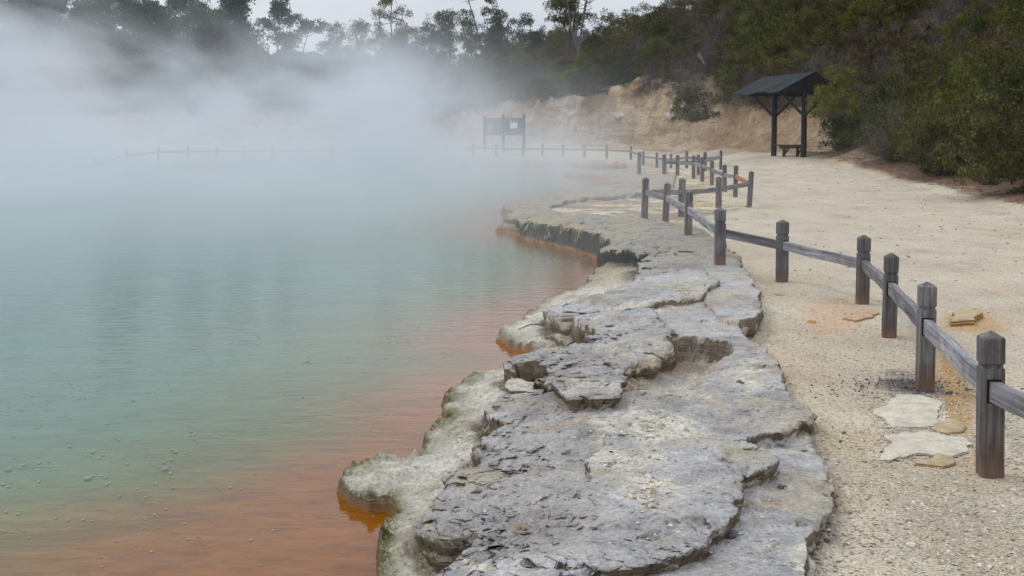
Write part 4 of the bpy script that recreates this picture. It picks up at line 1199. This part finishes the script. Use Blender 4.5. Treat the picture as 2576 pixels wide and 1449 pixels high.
for ri, dd_ in enumerate(row_d):
    s = 14.0 + (ri % 2) * 0.8
    cnt = {'near': 0, 'shelter': 0, 'cliff': 0}
    while s < 175:
        p, n, tf = foot_at(s)
        c = float(np.interp(tf, range(len(FOOT)), F_C))
        big = 1.0 if s < 60 else 1.25
        s += random.uniform(1.45, 2.0) * (1.0 if s < 48 else 1.25 if s < 95 else 2.1)
        off = dd_ + (1.2 if c > 0.8 else (0.5 if abs(s - cum[6]) < 4.5 else 0.15)) + random.uniform(-.35, .35)
        x, y = p + n * off
        x += random.uniform(-.3, .3); y += random.uniform(-.3, .3)
        z = surf(x, y) if abs(x / max(y, 1)) < 1.5 else 5
        u, v = to_px(x, y, z + 1.0); u2, v2 = to_px(x, y, z + 2.4)
        if u < -60 or u > 2780 or v2 > 1500 or v < -60: continue
        if u < 900 and ri > 5: continue
        if float(CC[0, 0]) < -1: continue
        rk = random.random()
        cl_n = float(vnoise(np.array([x / 4.0]), np.array([y / 4.0]), 91)[0])
        kind = 'leaf_olive' if rk < .42 else 'leaf_dark' if rk < .64 else 'leaf_brown' if rk < .73 else 'leaf_grey' if rk < .85 else 'leaf_bright'
        if ri == 0 and c > 1 and rk < .5: kind = 'leaf_grey'
        if cl_n > .68 and rk > .3: kind = 'leaf_grey' if rk > .65 else 'leaf_brown'
        if cl_n < .3 and rk > .45: kind = 'leaf_bright' if rk > .6 else 'leaf_olive'
        sc = random.uniform(.95, 1.35) * big
        if ri == 0 and c > 1: sc *= .8
        o = place_shrub(x, y, z - .22, sc, kind, random.uniform(.85, 1.2))
        zone = 'near' if s < S_SHELTER - 4 else 'shelter' if s < S_SHELTER + 12 else 'cliff'
        k = cnt[zone]; cnt[zone] += 1
        row = "lowest row" if ri == 0 else nth(ri) + " row up"
        where = {'near': "beside the path, %s away from the viewer", 'shelter': "above the shelter, %s towards the cliff", 'cliff': "above the cliff, %s away from the shelter"}[zone] % nth(k)
        o["label"] = "%s shrub, %s %s" % (NAMES[kind], row, where)
        o["group"] = "shrubs covering the hillside"
        count += 1
print("shrubs", count)
# shrubs with a place of their own
def own(px, py, D_, sc, kind, label, zs=1.0):
    p = at_y(px, py, D_); o = place_shrub(p.x, p.y, p.z, sc, kind, zs); o["label"] = label; o["group"] = "shrubs covering the hillside"
own(2102, 288, 50.2, 1.15, 'leaf_bright', "bright green shrub hanging over the roof end of the shelter", 1.0)
own(1745, 300, 63, 1.25, 'leaf_dark', "dark shrub overhanging the cliff face beside the shelter roof", .9)
own(1735, 255, 64, 1.2, 'leaf_grey', "dry grey twiggy shrub at the cliff top, just above the overhanging dark one", 1.0)
own(1470, 235, 77, 1.3, 'leaf_dark', "dark shrub spilling over the cliff edge above the information board", .9)
own(2350, 405, 36, .95, 'leaf_olive', "olive shrub standing forward onto the reddish bank", 1.0)
own(2490, 445, 29, 1.15, 'leaf_olive', "big olive shrub nearest the viewer on the bank, at the picture's edge", 1.1)
own(2240, 395, 43, 1.1, 'leaf_grey', "dry grey shrub leaning out above the bank litter", .9)

# --- trees on the skyline
def tree(px, top_px, D_, base_z, kind, spread, stems, label, cat, seed, name, limb=None, per=60, leafsize=.05, group="trees on the skyline", crown_low=.35):
    rs = random.Random(seed)
    x = (px - 1288) / FPX * D_; H = EYE + (HORIZ - top_px) / FPX * D_ - base_z
    r = empty(name, (x, D_, base_z)); tag(r, label, cat, group)
    mb = MB(); cen, rad = [], []
    if stems == 'pine':
        mb.tube([(0, 0, -.5), (rs.uniform(-.1, .1), 0, H * .5), (0, 0, H * .97)], [H * .018, H * .012, .03], 7)
        n = int(H * 2.0)
        for i in range(n):
            f = crown_low + (1 - crown_low) * i / n; z = H * f; L = spread * (1 - f ** 1.6 * .85) * rs.uniform(.6, 1.15) + .35
            for k in range(rs.randint(3, 5)):
                a = rs.uniform(0, 6.28); e = Vector((L * math.cos(a), L * math.sin(a), z + L * rs.uniform(-.05, .35)))
                mb.tube([(0, 0, z), (e.x * .5, e.y * .5, z + L * .02), e], [.05, .035, .012], 4)
                for q_ in (.45, .7, .92, 1.05):
                    cen.append((e.x * q_ + rs.uniform(-.15, .15), e.y * q_ + rs.uniform(-.15, .15), z + (e.z - z) * q_ * q_ + .08)); rad.append(rs.uniform(.32, .62) * (H / 11))
        cen.append((0, 0, H)); rad.append(.25)
    else:
        for k in range(stems):
            a = rs.uniform(0, 6.28); lean = spread * rs.uniform(.1, .6)
            top = Vector((lean * math.cos(a), lean * math.sin(a) * .5, H * rs.uniform(.75, .98)))
            if limb: top = Vector((limb[k % len(limb)][0], 0, H * limb[k % len(limb)][1]))
            pts_ = [Vector((0.08 * k, 0, -.4)), top * .35 + Vector((rs.uniform(-.2, .2), 0, 0)), top * .7 + Vector((rs.uniform(-.25, .25), 0, 0)), top]
            mb.tube(pts_, [.10, .07, .045, .015], 6)
            for j in range(7):
                f = rs.uniform(.45, 1.0); b = pts_[1].lerp(top, (f - .35) / .65 if f > .35 else 0)
                e = b + Vector((rs.uniform(-1, 1) * spread * .45, rs.uniform(-1, 1) * spread * .4, rs.uniform(.0, .25) * spread))
                mb.tube([b, b.lerp(e, .5) + Vector((0, 0, -.06)), e], [.035, .022, .008], 4)
                if kind is None:
                    for _ in range(3):
                        e2 = e + Vector((rs.uniform(-.5, .5), rs.uniform(-.4, .4), rs.uniform(-.1, .5))); mb.tube([b.lerp(e, .6), e2], [.012, .004], 3)
                else:
                    for _ in range(6):
                        cen.append(tuple(e + Vector((rs.gauss(0, .28), rs.gauss(0, .28), rs.gauss(0.05, .15))))); rad.append(rs.uniform(.2, .42) * (H / 7) ** .5)
    mb.build("trunk" if kind else "limbs", M['bark'] if kind else M['twig'], r)
    if kind:
        V_, F_ = leaf_cloud(cen, rad, per, leafsize, seed, 2.6, .5)
        add("crown", mesh_np("crown", V_, F_, M[kind]), r)
    return r
for i, (px, ty, D_, sp, lab) in enumerate([
    (20, -60, 104, 3.6, "tall pine at the far end of the shore, mostly veiled by steam"),
    (85, -30, 112, 3.4, "pine second from the veiled end of the row, spire cut by the frame"),
    (150, -8, 106, 3.0, "dark pine with a bushy pointed top near the veiled end"),
    (225, 15, 112, 3.2, "pale green pine behind the gap in the row"),
    (285, -50, 104, 4.2, "broad tall pine with long side limbs rising out of frame"),
    (345, 10, 108, 2.8, "short pointed pine beside the broad tall one"),
    (403, 14, 114, 2.8, "grey green pine with loose ragged outline"),
    (478, -28, 108, 3.2, "twin-topped airy pine showing sky between its limbs"),
    (540, 35, 116, 3.0, "low pine top between the airy one and the one with level limbs"),
    (595, -6, 106, 3.0, "pine with level outspread limbs and a clean trunk")]):
    tree(px, ty, D_, 3.2, 'leaf_pine', sp, 'pine', lab, "pine tree", 500 + i, "pine_tree", per=60, leafsize=.085)
tree(735, 0, 98, 4.0, 'leaf_pine', 3.4, 3, "dark broad headed conifer standing alone against the sky", "conifer tree", 520, "conifer_tree", limb=[(-1.3, .8), (0, .98), (1.6, .72)], per=95, leafsize=.07)
tree(852, 62, 120, 4.5, 'leaf_pine', 1.5, 'pine', "small slender spruce tip far off between the dark conifer and the scrub trees", "spruce tree", 521, "spruce_tree", per=30, leafsize=.06, crown_low=.1)
tree(905, 55, 104, 5.0, 'leaf_dark', 2.0, 3, "thin wispy tree between the spruce tip and the tall scrub tree", "tree", 522, "scrub_tree", per=30)
tree(985, -8, 96, 5.2, 'leaf_olive', 3.0, 5, "tall layered olive scrub tree with billowing tiers", "tree", 523, "scrub_tree", limb=[(-1.5, .62), (-.9, .85), (0.1, 1.0), (1.0, .8), (1.5, .6)], per=80)
tree(1082, 28, 96, 5.6, 'leaf_dark', 1.5, 2, "open dark scrub tree with visible stems beside the tall layered one", "tree", 524, "scrub_tree", per=55)
tree(1125, 22, 97, 5.6, 'leaf_dark', 1.5, 3, "drooping tipped scrub tree before the leaning bare limbs", "tree", 525, "scrub_tree", per=50)
tree(1205, 20, 95, 5.8, 'leaf_dark', 1.3, 2, "small tree leaning out with a dark foliage tuft at its tip", "tree", 526, "scrub_tree", limb=[(-1.6, .95), (-.6, .7)], per=75)
tree(1272, -5, 94, 6.0, 'leaf_dark', 1.1, 3, "leaning tree with bare forked limbs and one dark tuft on top", "tree", 527, "scrub_tree", limb=[(-1.2, .98), (-.8, .85), (-1.0, .6)], per=75)
tree(1240, -25, 95, 6.0, None, 1.6, 3, "long bare grey limbs slanting up over the scrub", "dead tree", 528, "dead_tree", limb=[(-2.2, 1.0), (1.2, .5), (.9, .62)])
tree(1330, 62, 92, 6.4, 'leaf_dark', 2.0, 3, "flat topped wind-cut tree on the ridge line", "tree", 529, "scrub_tree", limb=[(-.9, .93), (.1, 1.0), (.9, .96)], per=40)
tree(1425, -10, 88, 7.5, 'leaf_olive', 2.0, 4, "bushy tree at the top of the ridge beside a bare grey one", "tree", 530, "scrub_tree", per=70)
tree(1452, -35, 86, 7.2, None, 2.2, 4, "bare grey twisted dead tree where the ridge leaves the picture", "dead tree", 531, "dead_tree")
tree(880, 150, 84, 3.6, None, 1.8, 3, "bare arching dead tree in the steam below the skyline", "dead tree", 532, "dead_tree")
# low trees behind the lake under the pines
ct = 0
for i in range(26):
    px = -20 + i * 36 + random.uniform(-8, 8); ty = 112 + 60 * random.random() + (20 if px > 650 else 0)
    D_ = random.uniform(90, 99); kind = random.choice(['leaf_brown', 'leaf_olive', 'leaf_dark', 'leaf_dark'])
    tree(px, ty, D_, 3.2, kind, 3.2, 5, "low %s tree, %s in the row below the pines from the steamy end" % (NAMES[kind], nth(i)), "tree", 600 + i, "scrub_tree", per=60, leafsize=.09, group="low trees beyond the lake")

# dead branches sticking out of the scrub
def dead(px, py, D_, L, label, seed):
    rs = random.Random(seed); p = at_y(px, py, D_); mb = MB()
    for k in range(4):
        e = Vector((rs.uniform(-1, 1), rs.uniform(-.3, .1), rs.uniform(.2, 1))) * L
        m_ = e * .5 + Vector((rs.uniform(-.15, .15), 0, .1)) * L
        mb.tube([(0, 0, -.2), m_, e], [.03, .02, .006], 5)
        for _ in range(3):
            f = e * rs.uniform(.5, .9); mb.tube([f, f + Vector((rs.uniform(-.4, .4), 0, rs.uniform(0, .4))) * L], [.012, .003], 3)
    M.setdefault('dead', mat_plain("bleached_wood", (0.24, 0.22, 0.20), 0.9, 0.3, 10))
    tag(mb.build("dead_branch", M['dead'], None, False, p), label, "branch", "bleached branches in the scrub")
dead(1772, 152, 63, .45, "white bleached forked branch poking out of the scrub above the shelter's side", 1)
dead(1795, 235, 60, .35, "grey branch at the cliff top near the overhanging shrub", 2)
dead(1600, 265, 71, .6, "pale branch lying over the cliff brink", 3)
# fallen twigs and needles along the bank
V_, F_ = [], []; mb = MB()
for _ in range(1500):
    k = random.random(); y = 14 + 42 * k ** 1.1
    xb = float(np.interp(y, BEDGE[:, 1], BEDGE[:, 0])); x = xb + 0.15 + abs(random.gauss(0, 1.1))
    z = surf(x, y); a = random.uniform(0, 3.14); L = random.uniform(.05, .28)
    mb.tube([(x, y, z + .008), (x + L * math.cos(a) * .5, y + L * math.sin(a) * .5, z + .02 + random.uniform(0, .03)), (x + L * math.cos(a), y + L * math.sin(a), surf(x + L * math.cos(a), y + L * math.sin(a)) + .008)], [.006, .005, .003], 3)
M['needle'] = mat_plain("reddish_litter", (0.13, 0.06, 0.04), 0.9, 0.5, 3)
tag(mb.build("leaf_litter", M['needle']), "reddish twigs and needles fallen on the bank", None, None, "stuff")
# boulders in the cliff face
def boulder(px, py, w, h, mat, label, seed):
    p = on_ground(px, py, start=50, end=95); o = add("boulder", pebble_mesh("boulder", (w / 2, w / 2.4, h / 2), 1.0, seed, mat, 4), None, (p.x, p.y, p.z + h * .1)); tag(o, label, "boulder", "boulders in the cliff")
M['boulder_brown'] = mat_plain("brown_boulder", (0.30, 0.17, 0.08), 0.9, 0.5, 3); M['boulder_pale'] = mat_plain("pale_boulder", (0.52, 0.47, 0.40), 0.9, 0.35, 4)
boulder(1342, 262, 1.3, .9, M['boulder_brown'], "brown boulder set high in the cliff above the information board", 71)
boulder(1386, 255, .5, .75, M['boulder_pale'], "upright pale boulder beside the brown one in the cliff", 72)
boulder(1608, 232, 1.2, 1.0, M['boulder_brown'], "rusty block of rock at the cliff top nearer the shelter", 73)
boulder(1168, 243, .6, .6, M['boulder_pale'], "pale round boulder on the cliff brink at the steam's edge", 74)
boulder(1560, 300, .9, .5, M['boulder_pale'], "pale boulder low in the middle of the cliff face", 75)
boulder(1690, 300, .8, .6, M['boulder_pale'], "pale rock knob on the bluff below the overhanging dark shrub", 76)

# ------------------------------------------------------------------ steam
print("steam")
PLUMES = [(-4.2, 56, 2.6, 8, 7.5, 1.5), (-9.5, 60, 4.0, 8, 6.0, .8), (-16, 56, 4.5, 10, 9.0, .8), (-25, 52, 4.0, 12, 17.0, 1.0), (-20, 66, 8, 8, 9.0, .5), (3.5, 70, 2.5, 3, 8.0, .25), (-14, 34, 6, 10, 5, .15), (-18, 57, 12, 7, 3.0, .9)]
X0, X1, Y0, Y1, Z0_, Z1_ = -42.0, 15.0, 6.0, 88.0, ZW + 0.01, 15.0
ng = bpy.data.node_groups.new("steam_field", 'GeometryNodeTree')
ng.interface.new_socket("Geometry", in_out='OUTPUT', socket_type='NodeSocketGeometry')
gn, gl = ng.nodes, ng.links
def G(t_, **kw):
    n = gn.new(t_)
    for k, v in kw.items(): setattr(n, k, v)
    return n
def gm(op, a, b=0.0, c=None):
    n = G("ShaderNodeMath", operation=op)
    for s_, v in zip(n.inputs, (a, b) if c is None else (a, b, c)):
        if isinstance(v, bpy.types.NodeSocket): gl.new(v, s_)
        else: s_.default_value = v
    return n.outputs[0]
def gr_(v, a, b, c=0.0, d=1.0, smooth=True):
    n = G("ShaderNodeMapRange"); n.interpolation_type = 'SMOOTHSTEP' if smooth else 'LINEAR'
    gl.new(v, n.inputs['Value'])
    for k, x in zip(('From Min', 'From Max', 'To Min', 'To Max'), (a, b, c, d)): n.inputs[k].default_value = x
    return n.outputs[0]
pos = G("GeometryNodeInputPosition").outputs[0]
sp = G("ShaderNodeSeparateXYZ"); gl.new(pos, sp.inputs[0]); gx, gy, gz_ = sp.outputs
def gnoise(scale, sz=(1, 1, 1), det=3, off=(0, 0, 0), rough=.55, dist=0.0):
    m_ = G("ShaderNodeVectorMath", operation='MULTIPLY_ADD'); gl.new(pos, m_.inputs[0]); m_.inputs[1].default_value = sz; m_.inputs[2].default_value = off
    n = G("ShaderNodeTexNoise"); gl.new(m_.outputs[0], n.inputs['Vector']); n.inputs['Scale'].default_value = scale; n.inputs['Detail'].default_value = det
    n.inputs['Roughness'].default_value = rough; n.inputs['Distortion'].default_value = dist
    return n.outputs['Fac']
big_ = gnoise(.13, (1, .2, 1.0), 5, (3.1, 1.7, .4), .6, .8)
small_ = gnoise(.36, (1, .2, 1.1), 5, (7, 2, 9), .62, .6)
h_ = gm('SUBTRACT', gz_, ZW)
# a dense low bank over the water, thickening with distance
lowz = gm('POWER', 2.718, gm('MULTIPLY', h_, -0.85))
farth = gr_(gy, 8, 58, 0.08, 1.0, False)
xm = gr_(gm('ADD', gx, gm('MULTIPLY', gm('SUBTRACT', big_, .5), 9.0)), -4.0, 7.0, 1.0, 0.0)
low_d = gm('MULTIPLY', gm('MULTIPLY', lowz, farth), gm('MULTIPLY', xm, gr_(small_, .3, .7, .35, 1.6, False)))
# plumes rolling upward out of it: (x, y, half width, half depth, rise, strength)
tex = gr_(gm('ADD', gm('MULTIPLY', big_, .55), gm('MULTIPLY', small_, .45)), .46, .58, 0.0, 1.0)
wx = gm('ADD', gx, gm('MULTIPLY', gm('SUBTRACT', big_, .5), 9.0))
pl_d = None
for (cx, cy, rx, ry, rise, k_) in PLUMES:
    w_z = gm('MULTIPLY_ADD', h_, .22, rx)
    ex = gm('DIVIDE', gm('SUBTRACT', gm('ADD', wx, gm('MULTIPLY', h_, .25)), cx), w_z); ey = gm('DIVIDE', gm('SUBTRACT', gy, cy), ry)
    e_ = gm('POWER', 2.718, gm('MULTIPLY', gm('ADD', gm('MULTIPLY', ex, ex), gm('MULTIPLY', ey, ey)), -1.0))
    e_ = gm('MULTIPLY', gm('MULTIPLY', e_, k_), gr_(h_, rise * .25, rise, 1.0, 0.0))
    pl_d = e_ if pl_d is None else gm('ADD', pl_d, e_)
pl_d = gm('MULTIPLY', pl_d, gm('ADD', tex, 0.02))
# fade at the ends of the grid
ends = gm('MULTIPLY', gm('MULTIPLY', gr_(gy, Y1 - 8, Y1 - .5, 1, 0), gr_(gy, Y0, Y0 + 3, 0, 1)), gm('MULTIPLY', gr_(gx, X1 - 4, X1 - .5, 1, 0), gr_(gz_, Z1_ - 4, Z1_ - .3, 1, 0)))
dens = gm('MULTIPLY', gm('ADD', gm('MULTIPLY', low_d, 0.16), gm('MULTIPLY', pl_d, 0.18)), ends)
vc = G("GeometryNodeVolumeCube"); gl.new(dens, vc.inputs['Density'])
vc.inputs['Min'].default_value = (X0, Y0, Z0_); vc.inputs['Max'].default_value = (X1, Y1, Z1_)
vc.inputs['Resolution X'].default_value = 150; vc.inputs['Resolution Y'].default_value = 170; vc.inputs['Resolution Z'].default_value = 80
tv = bpy.data.materials.new("steam"); tv.use_nodes = True; tv.node_tree.nodes.clear()
vo = tv.node_tree.nodes.new("ShaderNodeOutputMaterial"); vp = tv.node_tree.nodes.new("ShaderNodeVolumePrincipled")
vp.inputs['Color'].default_value = (0.90, 0.935, 0.995, 1); vp.inputs['Density'].default_value = 1.0; vp.inputs['Anisotropy'].default_value = 0.1
tv.node_tree.links.new(vp.outputs[0], vo.inputs['Volume'])
sm = G("GeometryNodeSetMaterial"); sm.inputs['Material'].default_value = tv
gl.new(vc.outputs[0], sm.inputs[0])
go = G("NodeGroupOutput"); gl.new(sm.outputs[0], go.inputs[0])
sv = bpy.data.volumes.new("steam"); sv.materials.append(tv)
so = bpy.data.objects.new("steam", sv); COL.objects.link(so)
md = so.modifiers.new("steam", 'NODES'); md.node_group = ng
tag(so, "white steam drifting off the hot lake", None, None, "stuff")
print("done")
